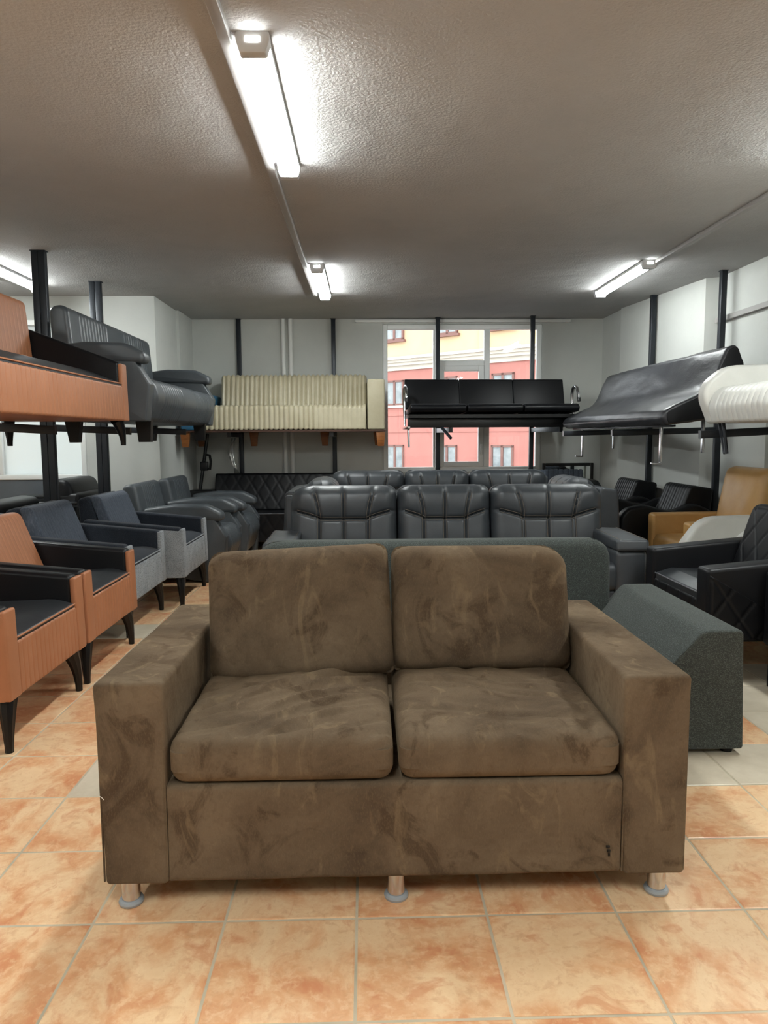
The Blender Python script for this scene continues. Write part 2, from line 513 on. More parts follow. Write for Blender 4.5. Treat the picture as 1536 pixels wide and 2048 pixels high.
mk('pilaster', [box(3.06, 3.10, 5.55, 6.37, 0, H)], 'wall', wr, flat=True)
wl = mk('wall_left', [box(-4.8, -4.6, -2.6, 7.4, 0, H), box(-2.66, -1.995, 7.2, YB + 0.2, 0, H), box(-2.0, -1.965, 8.0, YB + 0.1, 0, H)], 'wall', flat=True)
struct(wl)
LWX0, LWX1, LWZ0, LWZ1 = -4.35, -2.70, 0.82, 2.34
ws = mk('wall_left_end', [box(-4.6, LWX0, 7.2, 7.35, 0, H), box(LWX1, -2.66, 7.2, 7.35, 0, H), box(LWX0, LWX1, 7.2, 7.35, LWZ1, H)], 'wall', flat=True)
struct(ws)
mk('lower_panel', [box(LWX0, LWX1, 7.2, 7.35, 0, LWZ0)], 'wall_grey', ws, flat=True)
wf = mk('wall_front', [box(-4.8, 3.3, -2.6, -2.4, 0, H)], 'wall', flat=True); struct(wf)
ce = mk('ceiling', [box(-4.8, 3.3, -2.6, YB + 0.2, H, H + 0.2)], 'ceiling', flat=True); struct(ce)

# windows
def pane_rect(name, x0, x1, z0, z1, y, parent, m='glass'):
    return mk(name, [box(x0, x1, y, y + 0.008, z0, z1)], m, parent, flat=True)
def frame_rect(x0, x1, z0, z1, w, y0, y1):
    return [rbox(x0, x0 + w, y0, y1, z0, z1, 0.006), rbox(x1 - w, x1, y0, y1, z0, z1, 0.006),
            rbox(x0 + w, x1 - w, y0, y1, z1 - w, z1, 0.006), rbox(x0 + w, x1 - w, y0, y1, z0, z0 + w, 0.006)]
wi = mk('window_1', frame_rect(WX0, WX1, WZ0, WZ1, 0.055, YB + 0.02, YB + 0.09), 'window_frame'); struct(wi)
mk('mullion', [rbox(0.80, 0.865, YB + 0.02, YB + 0.09, WZ0 + 0.055, WZ1 - 0.055, 0.006)], 'window_frame', wi)
mk('mullion', [rbox(1.395, 1.46, YB + 0.02, YB + 0.09, WZ0 + 0.055, WZ1 - 0.055, 0.006)], 'window_frame', wi)
mk('transom', [rbox(0.865, 1.395, YB + 0.02, YB + 0.09, 2.03, 2.09, 0.006)], 'window_frame', wi)
sa = mk('sash', frame_rect(0.868, 1.392, WZ0 + 0.057, 2.028, 0.06, YB + 0.005, YB + 0.075), 'window_frame', wi)
mk('sash_handle', [rbox(1.35, 1.375, YB - 0.035, YB + 0.005, 1.0, 1.12, 0.006)], 'trim_white', sa)
pane_rect('pane', WX0 + 0.055, 0.80, WZ0 + 0.055, WZ1 - 0.055, YB + 0.05, wi)
pane_rect('pane', 0.865, 1.395, 2.09, WZ1 - 0.055, YB + 0.05, wi)
pane_rect('pane', 0.928, 1.332, WZ0 + 0.117, 1.968, YB + 0.04, wi)
pane_rect('pane', 1.46, WX1 - 0.055, WZ0 + 0.055, WZ1 - 0.055, YB + 0.05, wi)
w2 = mk('window_2', frame_rect(LWX0, LWX1, LWZ0, LWZ1, 0.05, 7.19, 7.27), 'window_frame'); struct(w2)
mk('mullion', [rbox(-3.56, -3.50, 7.19, 7.27, LWZ0 + 0.05, LWZ1 - 0.05, 0.006)], 'window_frame', w2)
pane_rect('pane', LWX0 + 0.05, -3.56, LWZ0 + 0.05, LWZ1 - 0.05, 7.23, w2, 'frosted')
pane_rect('pane', -3.50, LWX1 - 0.05, LWZ0 + 0.05, LWZ1 - 0.05, 7.23, w2, 'frosted')

# ceiling trunking and curtain rail
struct(mk('trim_1', [rbox(-0.475, -0.435, -2.3, 7.1, H - 0.028, H, 0.004)], 'trunking'))
struct(mk('trim_2', [rbox(2.245, 2.285, -2.3, 7.0, H - 0.028, H, 0.004)], 'trunking'))
struct(mk('trim_3', [rbox(-2.975, -2.935, -2.3, 6.7, H - 0.028, H, 0.004)], 'trunking'))
struct(mk('trim_4', [rbox(-0.10, 2.38, YB - 0.05, YB, 2.515, 2.545, 0.004)], 'trim_white'))

# floor: grout bed plus tiles, one object each
fl = mk('floor', [box(-4.8, 3.3, -2.6, YB + 0.2, -0.12, -0.0018)], 'grout', flat=True); struct(fl)
TS = 1.0 / 3.0
def tile_geo(s, h=0.003):
    a = s / 2; b = a - 0.0035
    z0, z1 = -0.0045, 0.0
    v = [(-a, -a, z0), (a, -a, z0), (a, a, z0), (-a, a, z0), (-a, -a, z1 - h * 0.4), (a, -a, z1 - h * 0.4), (a, a, z1 - h * 0.4), (-a, a, z1 - h * 0.4),
         (-b, -b, z1), (b, -b, z1), (b, b, z1), (-b, b, z1)]
    return (v, [(0, 1, 5, 4), (1, 2, 6, 5), (2, 3, 7, 6), (3, 0, 4, 7), (4, 5, 9, 8), (5, 6, 10, 9), (6, 7, 11, 10), (7, 4, 8, 11), (8, 9, 10, 11)])
TG = tile_geo(TS - 0.007)
def is_cream(i, j):
    if j == 2 and i >= -3: return True           # the pale row the suede sofa stands on
    if j == 8 and -5 <= i <= 3: return True
    if i == 5 and 2 <= j <= 9: return True
    if j == 5 and i >= 5: return True
    return False
cells = []
for i in range(-14, 10):
    for j in range(-23, 21):
        x = (i + 0.5 - 0.0953) * TS; y = (j + 0.5 + 5.2572) * TS
        if x > 3.1 + TS / 2 or x < -4.6 - TS / 2 or y > YB + TS / 2 or y < -2.5: continue
        q = cam.matrix_world.inverted() @ Vector((x, y, 0))
        vis = q.z < -0.8 and abs(q.x / q.z) * 1465 < 768 + 130 and abs(q.y / q.z) * 1465 < 1024 + 220
        hid = y > 6.0 and x > -0.9                    # deep between the sofas
        cells.append((0 if (vis and not hid) else 1, y if vis else 99 + abs(y), i, j, x, y))
cells.sort()
tiles_me = None; rest_o, rest_c = [], []
for k, (nv, d, i, j, x, y) in enumerate(cells):
    if nv == 0 and k < 296:
        if tiles_me is None:
            o = mk('tile', [TG], 'tile', fl, flat=True); tiles_me = o.data
        else:
            o = bpy.data.objects.new('tile', tiles_me); COL.objects.link(o); o.parent = fl
        o.location = (x, y, random.uniform(-0.0006, 0.0006)); o.rotation_euler = (0, 0, random.choice((0, PI / 2, PI, -PI / 2)))
        o.material_slots[0].link = 'OBJECT'
        o.material_slots[0].material = M['tile_cream'] if is_cream(i, j) else M['tile']
    else:
        (rest_c if is_cream(i, j) else rest_o).append(mv(TG, x, y))
o = mk('further_tiles', rest_o, 'tile', fl, flat=True); o['kind'] = 'stuff'
if rest_c:
    o = mk('further_cream_tiles', rest_c, 'tile_cream', fl, flat=True); o['kind'] = 'stuff'

# ------------------------------------------------------------------ ceiling lamps
def batten(x, y, label, dm='diffuser'):
    t = thing('batten_light', label, 'ceiling light', (x, y, H), 0, 'ceiling batten lights')
    L = 0.60
    prof = [(-0.052, 0.0), (0.052, 0.0), (0.052, -0.022), (-0.052, -0.022)]
    mk('housing', [soft(prof, 0.003, -L, L, er=0.002, axis='y', seg=2, eseg=2)], 'lamp_cap', t)
    dp = [(0.050, -0.0225)] + [(0.050 * math.cos(a), -0.0225 - 0.040 * math.sin(a)) for a in [PI * k / 10 for k in range(1, 10)]] + [(-0.050, -0.0225)]
    mk('diffuser', [soft(dp, 0, -L + 0.035, L - 0.035, er=0, axis='y', raw=True)], dm, t)
    for s in (-1, 1):
        cp = [(0.056, 0.0), (0.056, -0.03), (0.044, -0.068), (-0.044, -0.068), (-0.056, -0.03), (-0.056, 0.0)]
        a, b = sorted((s * (L - 0.034), s * (L + 0.012)))
        mk('end_cap', [soft(cp, 0.008, a, b, er=0.004, axis='y', seg=2, eseg=2)], 'lamp_cap', t)
        mk('end_glow', [box(-0.024, 0.024, s * (L + 0.0105) - 0.003, s * (L + 0.0105) + 0.003, -0.034, -0.018)], dm, t, flat=True)  # glowing box stands in for lamp light leaking through the cap
    return t
ROW = [('centre', -0.362, (3.20, 6.48, -0.08)), ('right', 2.205, (6.36, 3.06, -0.24)), ('left', -2.86, (6.08, 2.78, -0.50))]
LL = {(0, 0): 'large near batten light glowing above the brown suede sofa', (0, 1): 'small far batten light in the centre of the ceiling by the window',
      (0, 2): 'batten light overhead behind the camera on the centre trunking', (1, 0): 'lit batten light on the right side of the ceiling by the right wall',
      (1, 1): 'batten light outside the frame above the quilted black armchair', (1, 2): 'batten light behind the camera on the right trunking',
      (2, 0): 'lit batten light at the left edge behind the dark post', (2, 1): 'batten light outside the frame above the left row', (2, 2): 'batten light behind the camera on the left trunking'}
for a, (nm, x, ys) in enumerate(ROW):
    for b, y in enumerate(ys):
        batten(x, y, LL[(a, b)], 'diffuser_dim' if (a, b) in ((1, 0),) else 'diffuser')

# ------------------------------------------------------------------ brown suede loveseat
def wrinkle(seed, amp, sx, sz, ang=0.5):
    def f(X, Z):
        c, s = math.cos(ang), math.sin(ang)
        u = (X * c + Z * s) * sx; v = (-X * s + Z * c) * sz
        n = noise.noise(Vector((u + seed, v, seed)))
        n2 = noise.noise(Vector((u * 2.7 + seed, v * 2.7, seed + 5)))
        return amp * (-(1 - min(1, abs(n) * 3.5)) ** 2 * 0.7 + 0.5 * n2) + amp * 0.8 * noise.noise(Vector((X * 5, Z * 5, seed)))
    return f
def brown_sofa():
    t = thing('loveseat', 'brown suede two-seat sofa with loose cushions in the foreground', 'sofa', (0.0725, 2.23, 0))
    hw = 0.7555; aw = 0.170; f = -0.44; b = 0.44
    wob = lambda a, p, q, n1, n2: 0.0035 * noise.noise(Vector((a * 6, p * 6, q * 6)))
    for s in (-1, 1):
        x0, x1 = (-hw, -hw + aw) if s < 0 else (hw - aw, hw)
        prof = [(x0 + 0.006, 0.075), (x1 - 0.002, 0.075), (x1, 0.610), (x0 - 0.003, 0.610)]
        ar = mk('arm', [soft(prof, 0.013, f, b, er=0.010, axis='y', na=24, ds=0.03, off=wob, seg=4)], 'suede', t)
        xi0, xi1 = x0 + 0.004, x1 - 0.004
        pp = [(xi0, f + 0.006, 0.085), (xi0, f + 0.006, 0.60), (xi0 + 0.01, f + 0.006, 0.6065), (xi1 - 0.01, f + 0.006, 0.6065), (xi1, f + 0.006, 0.60), (xi1, f + 0.006, 0.085)]
        mk('piping', [tube(pp, 0.0028, 6)], 'suede', ar)
    xb = hw - aw + 0.001
    mk('base', [soft([(f + 0.004, 0.078), (b - 0.03, 0.078), (b - 0.03, 0.345), (f + 0.004, 0.338)], 0.016, -xb, xb, er=0.004, na=24, ds=0.03, off=wob)], 'suede', t)
    mk('back_frame', [soft([(0.24, 0.08), (0.438, 0.08), (0.438, 0.58), (0.33, 0.58)], 0.03, -xb, xb, er=0.01)], 'suede', t)
    # seat cushions (built standing, laid flat)
    for k, (cx, w) in enumerate(((-0.292, 0.570), (0.294, 0.572))):
        d = 0.60
        wr_ = wrinkle(3.1 + 4 * k, 0.013, 3.5, 10.0, 0.45 if k == 0 else -0.2)
        def dsp(X, Z, w=w, d=d, wr_=wr_, k=k):
            r = 0.0
            if k == 0:      # long diagonal pull folds towards the right of the left cushion
                for q in range(5):
                    L = (Z + 0.02 * q - 0.02) - (X * 0.55 + 0.05 - 0.055 * q) + 0.35 * (X - 0.05) ** 2
                    r += 0.013 * groove(L, 0.011) * max(0, 1 - ((X - 0.06) / 0.22) ** 2)
            return wr_(X, Z) + r - 0.012 * max(0, -Z / d * 2 - 0.25)
        g = cush(w, d, 0.125, 0.036, 80, 80, (0.03,) * 4, 0.016, dsp, back=False)
        # -y (front of pad) -> +z ; z -> y
        g = xf(g, Matrix(((1, 0, 0, 0), (0, 0, 1, 0), (0, -1, 0, 0), (0, 0, 0, 1))))
        g = rot(g, 'X', 1.2)
        c = mk('seat_cushion', [mv(g, cx, f + d / 2 - 0.004, 0.409)], 'suede', t)
    # back cushions, leaning; the left one has slipped and tilts
    for k in (0, 1):
        w, h = (0.580, 0.415) if k == 0 else (0.572, 0.400)
        wr_ = wrinkle(11.7 + 5 * k, 0.009, 6.0, 2.4, 0.15)
        cr = (0.035, 0.02, 0.035, 0.045) if k == 0 else (0.02, 0.02, 0.085, 0.03)
        g = cush(w, h, 0.15, 0.045, 50, 40, cr, 0.022, wr_)
        g = rot(g, 'Y', -2.6 if k == 0 else 0.2)
        g = rot(g, 'X', -15)
        mk('back_cushion', [mv(g, -0.284 if k == 0 else 0.296, 0.110 if k == 0 else 0.125, 0.654 if k == 0 else 0.660)], 'suede', t)
    for (x, y) in ((-0.70, -0.392), (0.0, -0.392), (0.70, -0.392), (-0.69, 0.37), (0.69, 0.37)):
        lg = mk('leg', [lathe([(0.0235, 0.004), (0.0235, 0.078)], x, y, 24)], 'chrome', t)
        mk('foot_ring', [lathe([(0.024, 0.0), (0.031, 0.001), (0.0325, 0.007), (0.030, 0.012), (0.0245, 0.014)], x, y, 24)], 'ring_grey', lg)
    mk('lint_thread', [tube([(-0.752, f - 0.001, 0.318), (-0.745, f - 0.0025, 0.314), (-0.741, f - 0.001, 0.308)], 0.0009, 5)], 'trim_white', t)
    # a small scuff mark low on the front panel
    mk('scuff_mark', [rbox(0.546, 0.556, f + 0.0015, f + 0.005, 0.150, 0.156, 0.001), rbox(0.549, 0.558, f + 0.0015, f + 0.005, 0.138, 0.145, 0.001),
                      rbox(0.552, 0.557, f + 0.0015, f + 0.005, 0.127, 0.135, 0.001)], 'leg_black', t)
    return t
brown_sofa()

# ------------------------------------------------------------------ grey-green fabric sofa with one arm
def grey_sofa():
    t = thing('one_armed_sofa', 'grey-green woven fabric sofa with one low sloping arm, behind the brown sofa', 'sofa', (0.45, 3.1, 0))
    g = cush(1.735, 0.62, 0.17, 0.04, 20, 12, (0.02, 0.02, 0.095, 0.10), 0.008)
    mk('backrest', [mv(rot(g, 'X', -3), -0.115, 0.485, 0.40)], 'greygreen', t)
    mk('seat', [soft([(-0.37, 0.06), (0.42, 0.06), (0.42, 0.33), (-0.37, 0.32)], 0.04, -0.96, 0.64, er=0.03)], 'greygreen', t)
    prof = [(0.645, 0.022), (0.985, 0.022), (0.968, 0.487, 0.018), (0.815, 0.487, 0.05), (0.645, 0.297, 0.02)]
    ar = mk('arm', [soft(prof, 0.012, -0.445, 0.44, er=0.010, axis='y', seg=5)], 'greygreen', t)
    pp = [(0.66, -0.4415, 0.31), (0.718, -0.4415, 0.376), (0.80, -0.4415, 0.462), (0.815, -0.4415, 0.474), (0.835, -0.4415, 0.480), (0.955, -0.4415, 0.480)]
    mk('piping', [tube(pp, 0.0025, 6)], 'greygreen', ar)
    for (x, y) in ((0.75, -0.40), (0.94, -0.40), (0.94, 0.40), (-0.90, -0.33), (-0.90, 0.40)):
        mk('foot', [lathe([(0.022, 0), (0.026, 0.024 if x > 0.7 else 0.062)], x, y, 14)], 'leg_black', t)
    return t
grey_sofa()

# ------------------------------------------------------------------ dark grey leather suite (long sofas and armchairs)
def tuft_cushion(w, h, t, parent, cx, cy, cz, tilt, cr):
    hs = lambda u: (0.06 + 0.0 if abs(u) < 0.42 else 0.06 + 0.26 * ((abs(u) - 0.42) / 0.58) ** 0.8)
    us = lambda v: 0.45 + 0.15 * max(0.0, v) ** 1.6
    def dsp(X, Z):
        u, v = 2 * X / w, 2 * Z / h
        d = 0.0
        d -= 0.020 * groove(X, 0.010)
        for s in (-1, 1): d -= 0.022 * groove(X - s * us(v) * w / 2, 0.011)
        d -= 0.024 * groove(Z - hs(u) * h / 2, 0.011)
        # plump panels above the cross seam
        if v > hs(u): d += 0.022 * math.sin(PI * min(1, (v - hs(u)) / (1.02 - hs(u))))
        else: d += 0.008 * math.sin(PI * min(1, (hs(u) - v) / (1.02 + hs(u))))
        d += 0.003 * noise.noise(Vector((X * 9 + cx * 7, Z * 9, 2)))
        return d
    g = cush(w, h, t, 0.07, 56, 40, cr, 0.025, dsp)
    g = mv(rot(g, 'X', tilt), cx, cy, cz)
    c = mk('back_cushion', [g], 'leather_grey', parent)
    m = Matrix.Translation((cx, cy, cz)) @ Matrix.Rotation(R(tilt), 4, 'X')
    st = []
    def line(fn, n=22):
        P = []
        for k in range(n + 1):
            X, Z = fn(k / n)
            u, v = 2 * X / w, 2 * Z / h
            y = -(t / 2 + 0.025 * (1 - u ** 4) * (1 - v ** 4) + dsp(X, Z)) - 0.001
            P.append(tuple(m @ Vector((X, y, Z))))
        return tube(P, 0.0016, 4)
    for o in (-0.011, 0.011):
        st.append(line(lambda k: (o, (-0.8 + 1.55 * k) * h / 2)))
        for s in (-1, 1):
            st.append(line(lambda k, s=s: (s * us(-0.8 + 1.55 * k) * w / 2 + o, (-0.8 + 1.55 * k) * h / 2)))
        st.append(line(lambda k: ((-0.86 + 1.72 * k) * w / 2, hs(-0.86 + 1.72 * k) * h / 2 + o), 40))
    mk('stitching', st, 'stitch', c)
    return c
def leather_suite(name, label, cat, loc, rz, widths, group=None):
    t = thing(name, label, cat, loc, rz, group)
    W = sum(widths); x = -W / 2
    for k, w in enumerate(widths):
        L = k == 0; Rr = k == len(widths) - 1
        tuft_cushion(w - 0.006, 0.50, 0.20, t, x + w / 2, 0.02, 0.640, -10, (0.05, 0.05, 0.11 if Rr else 0.06, 0.11 if L else 0.06))
        mk('seat_cushion', [soft([(-0.56, 0.26), (0.02, 0.26), (0.02, 0.43), (-0.56, 0.44)], 0.05, x + 0.06 if L else x + 0.004, x + w - 0.06 if Rr else x + w - 0.004, er=0.03)], 'leather_grey', t)
        x += w
    hw = W / 2
    mk('back_frame', [soft([(0.08, 0.08), (0.34, 0.08), (0.30, 0.80), (0.16, 0.82)], 0.03, -hw - 0.055, hw + 0.055, er=0.02)], 'leather_grey', t)
    mk('base', [rbox(-hw + 0.05, hw - 0.05, -0.54, 0.10, 0.07, 0.27, 0.02)], 'leather_grey', t)
    for s in (-1, 1):
        x0, x1 = sorted((s * (hw - 0.085), s * (hw + 0.115)))
        b = soft([(-0.575, 0.06), (0.12, 0.06), (0.12, 0.50), (-0.575, 0.525)], 0.04, x0 + 0.008, x1 - 0.008, er=0.03)
        ar = mk('arm', [b], 'leather_grey', t)
        def pd(a, p, q, n1, n2): return 0.004 * noise.noise(Vector((a * 14, p * 9, q * 14)))
        mk('arm_pad', [soft([(-0.595, 0.515), (0.02, 0.515), (0.02, 0.578), (-0.04, 0.597), (-0.575, 0.585)], 0.018, x0, x1, er=0.018, na=8, ds=0.04, off=pd)], 'leather_grey', ar)
        st = [tube([(x0 + 0.022, -0.58, 0.5885), (x0 + 0.022, -0.04, 0.5985)], 0.0016, 4), tube([(x1 - 0.022, -0.58, 0.5885), (x1 - 0.022, -0.04, 0.5985)], 0.0016, 4)]
        mk('stitching', st, 'stitch', ar)
    for (fx, fy) in ((-hw, -0.5), (hw, -0.5), (-hw, 0.28), (hw, 0.28)):
        mk('foot', [box(fx - 0.03, fx + 0.03, fy - 0.03, fy + 0.03, 0, 0.082)], 'leg_black', t, flat=True)
    return t
leather_suite('leather_sofa', 'dark grey leather three-seat sofa with stitched panels, nearer one behind the grey-green sofa', 'sofa', (0.548, 4.93, 0), 0, (0.72, 0.63, 0.76))
leather_suite('leather_sofa', 'dark grey leather sofa farther back, only its three tops showing below the window', 'sofa', (0.715, 7.10, 0), 0, (0.72, 0.63, 0.76))
leather_suite('leather_armchair', 'dark grey leather armchair seen edge-on at the left end of the far leather sofa', 'armchair', (-0.31, 5.93, 0), 90, (0.66,))
leather_suite('leather_armchair', 'dark grey leather armchair seen edge-on at the right end of the far leather sofa', 'armchair', (1.64, 5.93, 0), -90, (0.66,))

# ------------------------------------------------------------------ club chairs and club sofa (left row)
def sabre_leg(sx, sy, z1=0.215, flute=0.10):
    """curved tapering leg under the corner (sx, sy = outward directions); origin at the corner"""
    P, rr = [], []
    for k in range(9):
        u = k / 8
        o = 0.05 * (1 - u) ** 2.2
        P.append((-sx * (0.022 + o), -sy * (0.022 + o * 0.4), z1 * (1 - u)))
        rr.append(0.026 * (1 - u) ** 1.5 + 0.0160)
    return tube(P, rr, 18, flute=flute and -flute)
def club(name, label, cat, loc, rz, w, mA, mB, mBack, mSide, group=None, base=0.212, depth=0.78, seats=15, back_z=0.81, stripes=True, legs=True, mseat=None, arm_rear=0.640, legz=None, lean=(0.30, 0.165), crown=0.470):
    t = thing(name, label, cat, loc, rz, group)
    hw = w / 2; f = -depth / 2; b = depth / 2; aw = 0.092
    ix = hw - aw
    n = seats
    pitch = 2 * ix / n
    def chan(a, p, q, n1, n2):
        if n1 < -0.6 and stripes:
            k = (a + ix) / pitch
            return -0.0032 * groove((k - round(k)) * pitch, 0.004)
        return 0.0
    pa = max(2, int(2 * ix / 0.004)) if stripes else 1
    mk('front_panel', [soft([(f, base), (b - 0.08, base), (b - 0.08, 0.40), (f + 0.10, 0.40), (f + 0.006, 0.437)], 0.014, -ix + 0.001, ix - 0.001, er=0.006, na=pa, off=chan)], mA, t)
    mk('seat', [soft([(f + 0.012, 0.404), (b - 0.16, 0.404), (b - 0.16, crown - 0.018), (f + (0.10 if crown < 0.5 else 0.24), crown, 0.2), (f + 0.012, 0.446)], 0.012, -ix + 0.002, ix - 0.002, er=0.01)], mseat or mB, t)
    mk('seat_piping', [tube([(-ix + 0.004, f + 0.010, 0.4425), (ix - 0.004, f + 0.010, 0.4425)], 0.0045, 6)], mA, t)
    for s in (-1, 1):
        x0, x1 = sorted((s * ix, s * hw))
        ar = mk('arm', [soft([(f + 0.028, base + 0.01), (b - 0.02, base + 0.01), (b - 0.07, arm_rear), (f + 0.028, 0.574)], 0.020, x0 + 0.001, x1 - 0.006, er=0.018)], mB, t)
        fp = soft([(f - 0.002, base), (f + 0.030, base), (f + 0.034, 0.562), (f + 0.006, 0.570)], 0.010, x0, x1, er=0.010)
        xo0, xo1 = sorted((s * (hw - 0.012), s * (hw + 0.001)))
        op = soft([(f + 0.01, base), (b - 0.01, base), (b - 0.065, arm_rear - 0.035), (f + 0.01, 0.552)], 0.02, xo0, xo1, er=0.005)
        mk('arm_panel', [fp, op], mA, ar)
    bf = 0.175 if depth > 0.7 else 0.14
    def bch(a, p, q, n1, n2):
        if n1 < -0.6 and stripes:
            k = (a + ix) / pitch
            return -0.0022 * groove((k - round(k)) * pitch, 0.004)
        return 0.0
    bp = [(b - 0.245, 0.44), (b - 0.06, 0.44), (b - 0.04, back_z - 0.03), (b - 0.155, back_z)]
    mk('backrest', [soft([(b - lean[0] + 0.13, 0.42), (b - 0.02, base + 0.02), (b, back_z - 0.03, 0.03), (b - lean[1] + 0.065, back_z, 0.05)], 0.03, -ix + 0.004, ix - 0.004, er=0.022, seg=6)], mSide, t)
    mk('back_pad', [soft([(b - lean[0], 0.452), (b - lean[0] + 0.10, 0.446), (b - lean[1] + 0.08, back_z - 0.012, 0.02), (b - lean[1], back_z - 0.006, 0.055)], 0.02, -ix + 0.003, ix - 0.003, er=0.016, na=pa, off=bch, seg=6)], mBack, t)
    if legs:
        for sx in (-1, 1):
            for sy in (-1, 1):
                g = sabre_leg(sx, sy, base + 0.01) if legz is None else mv(sabre_leg(sx, sy, base + 0.01 - legz), 0, 0, legz)
                mk('leg', [mv(g, sx * (hw - 0.012), sy * (depth / 2 - 0.012), 0)], 'leg_black', t)
    return t
XF = -1.365
cA = club('club_armchair', 'orange and black armchair cut by the left edge, nearest in the left row', 'armchair', (XF - 0.39, 3.140, 0), 90, 0.77, 'orange', 'leather_black', 'orange', 'leather_black', 'orange and black armchairs', mseat='leather_seat')
dup(cA, (XF - 0.39, 3.945, 0), 90, 'orange and black armchair second in the left row, its whole seat in view')
cC = club('club_armchair', 'light grey fabric armchair with dark arms, next to the second orange armchair', 'armchair', (-1.425 - 0.39, 4.800, 0), 90, 0.79, 'grey_fabric', 'navy_fabric', 'blue_stripe', 'navy_fabric', 'grey fabric armchairs')
dup(cC, (-1.305 - 0.39, 5.635, 0), 90, 'light grey fabric armchair with dark arms, farther one beside the slate leatherette chairs')

# slate leatherette seats with padded arm caps (left row and upper rack)
def capped(name, label, cat, loc, rz, w, group=None, back_z=0.84, chan_p=0.05, base=0.085, bk=(0.24, 0.33, 0.44), full=True):
    t = thing(name, label, cat, loc, rz, group)
    hw = w / 2; aw = 0.125; ix = hw - aw; f = -0.42; b = 0.40
    pa = int(2 * ix / (chan_p / 7)); ae = bk[0] + 0.04 if full else bk[2] - 0.03
    def zone(a):        # the channels stop short of the ends and leave plain bands
        k = abs(((a + ix) / (2 * ix) * (1 if w < 1.2 else 2)) % 1.0 - 0.5)
        return 1.0 if k < 0.34 else 0.0
    def ch(a, p, q, n1, n2):
        k = a / chan_p
        return -0.007 * groove((k - math.floor(k) - 0.5) * chan_p, 0.006) * zone(a)
    mk('seat', [soft([(f + 0.05, base, 0.06), (bk[0] + 0.05, base), (bk[0] + 0.05, 0.40), (f + 0.02, 0.445, 0.10), (f - 0.03, 0.30, 0.12)], 0.03, -ix + 0.002, ix - 0.002, er=0.03, na=pa, off=ch, seg=10)], 'leather_slate', t)
    mk('backrest', [soft([(bk[0], 0.40), (bk[2] - 0.03, 0.30), (bk[2], back_z - 0.02, 0.05), (bk[1], back_z, 0.06)], 0.03, -(hw - 0.03 if full else ix - 0.004), (hw - 0.03 if full else ix - 0.004), er=0.03, na=pa, off=lambda a, p, q, n1, n2: ch(a, p, q, n1, n2) if n1 < -0.55 else 0.0, seg=7)], 'leather_slate', t)
    for s in (-1, 1):
        x0, x1 = sorted((s * ix, s * hw))
        prof = [(-0.392, 0.0 if base < 0.12 else base), (-0.28, 0.0 if base < 0.12 else base), (ae, base), (ae, 0.52), (-0.32, 0.555), (-0.425, 0.385, 0.02)]
        ar = mk('arm', [soft(prof, 0.012, x0, x1, er=0.012)], 'leather_slate', t)
        cp = [(-0.40, 0.520, 0.03), (ae - 0.02, 0.540), (ae - 0.02, 0.630), (0.0, 0.662, 0.2), (-0.27, 0.655, 0.12), (-0.40, 0.590, 0.05)]
        mk('arm_cap', [soft(cp, 0.03, x0 - 0.012, x1 + 0.012, er=0.03, seg=6)], 'leather_slate', ar)
    for s in (-1, 1):
        mk('foot', [prism([(-0.36, 0.0), (-0.28, 0.0), (-0.26, base + 0.02), (-0.37, base + 0.02)], s * (ix - 0.10) - 0.03, s * (ix - 0.10) + 0.03, 'x')], 'leg_black', t, flat=True)
        mk('foot', [prism([(bk[2] - 0.16, 0.0), (bk[2] - 0.10, 0.0), (bk[2] - 0.07, base + 0.02), (bk[2] - 0.18, base + 0.02)], s * (ix - 0.04) - 0.03, s * (ix - 0.04) + 0.03, 'x')], 'leg_black', t, flat=True)
    return t
cE = capped('padded_armchair', 'slate grey leatherette armchair with padded arm caps, beside the grey fabric armchairs', 'armchair', (-1.595, 6.52, 0), 90, 0.80, 'slate leatherette armchairs')
dup(cE, (-1.545, 7.37, 0), 90, 'slate grey leatherette armchair with padded arm caps, last in the left row', 'slate leatherette armchairs')

# ------------------------------------------------------------------ racks: steel posts carrying bracket arms
SZ = 1.325      # left shelf height
def rack_post(label, x, y, arms, double=False, z=SZ, col='steel_dark', drop=0.02):
    """arms = [(x_end, y_end)] ends of the cantilever arms"""
    t = thing('rack_post', label, 'post', (x, y, 0), 0)
    h = 0.024
    if double:
        mk('upright', [rbox(-0.049, -0.001, -h, h, 0, H, 0.004)], col, t)
        mk('upright', [rbox(0.001, 0.049, -h, h, 0, H, 0.004)], col, t)
    else:
        mk('upright', [rbox(-h, h, -h, h, 0, H, 0.004)], col, t)
    mk('top_plate', [box(*((-0.054, 0.054) if double else (-0.029, 0.029)), -0.029, 0.029, H - 0.006, H)], col, t, flat=True)
    for (ex, ey) in arms:
        d = Vector((ex - x, ey - y, 0)); L = d.length; d.normalize()
        a = math.degrees(math.atan2(d.y, d.x))
        g = soft([(-0.02, -0.05), (0.02, -0.05), (0.02, 0), (-0.02, 0)], 0.003, (0.05 if double else h), L, er=0.002, seg=2, eseg=2)
        g = rot(rot(g, 'Y', math.degrees(math.atan2(drop, L))), 'Z', a)
        o = mk('bracket_arm', [mv(g, 0, 0, z - 0.002)], col, t)
        g = box(L, L + 0.003, -0.0205, 0.0205, -0.051, 0.001)
        g = rot(rot(g, 'Y', math.degrees(math.atan2(drop, L))), 'Z', a)
        mk('end_plug', [mv(g, 0, 0, z - 0.002)], 'black_plastic', o, flat=True)
    return t
rack_post('dark steel double post nearest on the left, reaching the ceiling beside the orange rack sofa', -2.332, 5.49, [(-1.73, 5.49)], True, drop=0.03)
rack_post('dark steel double post second on the left, in front of the white pillar', -2.310, 6.54, [(-1.58, 6.54)], True, drop=0.03)
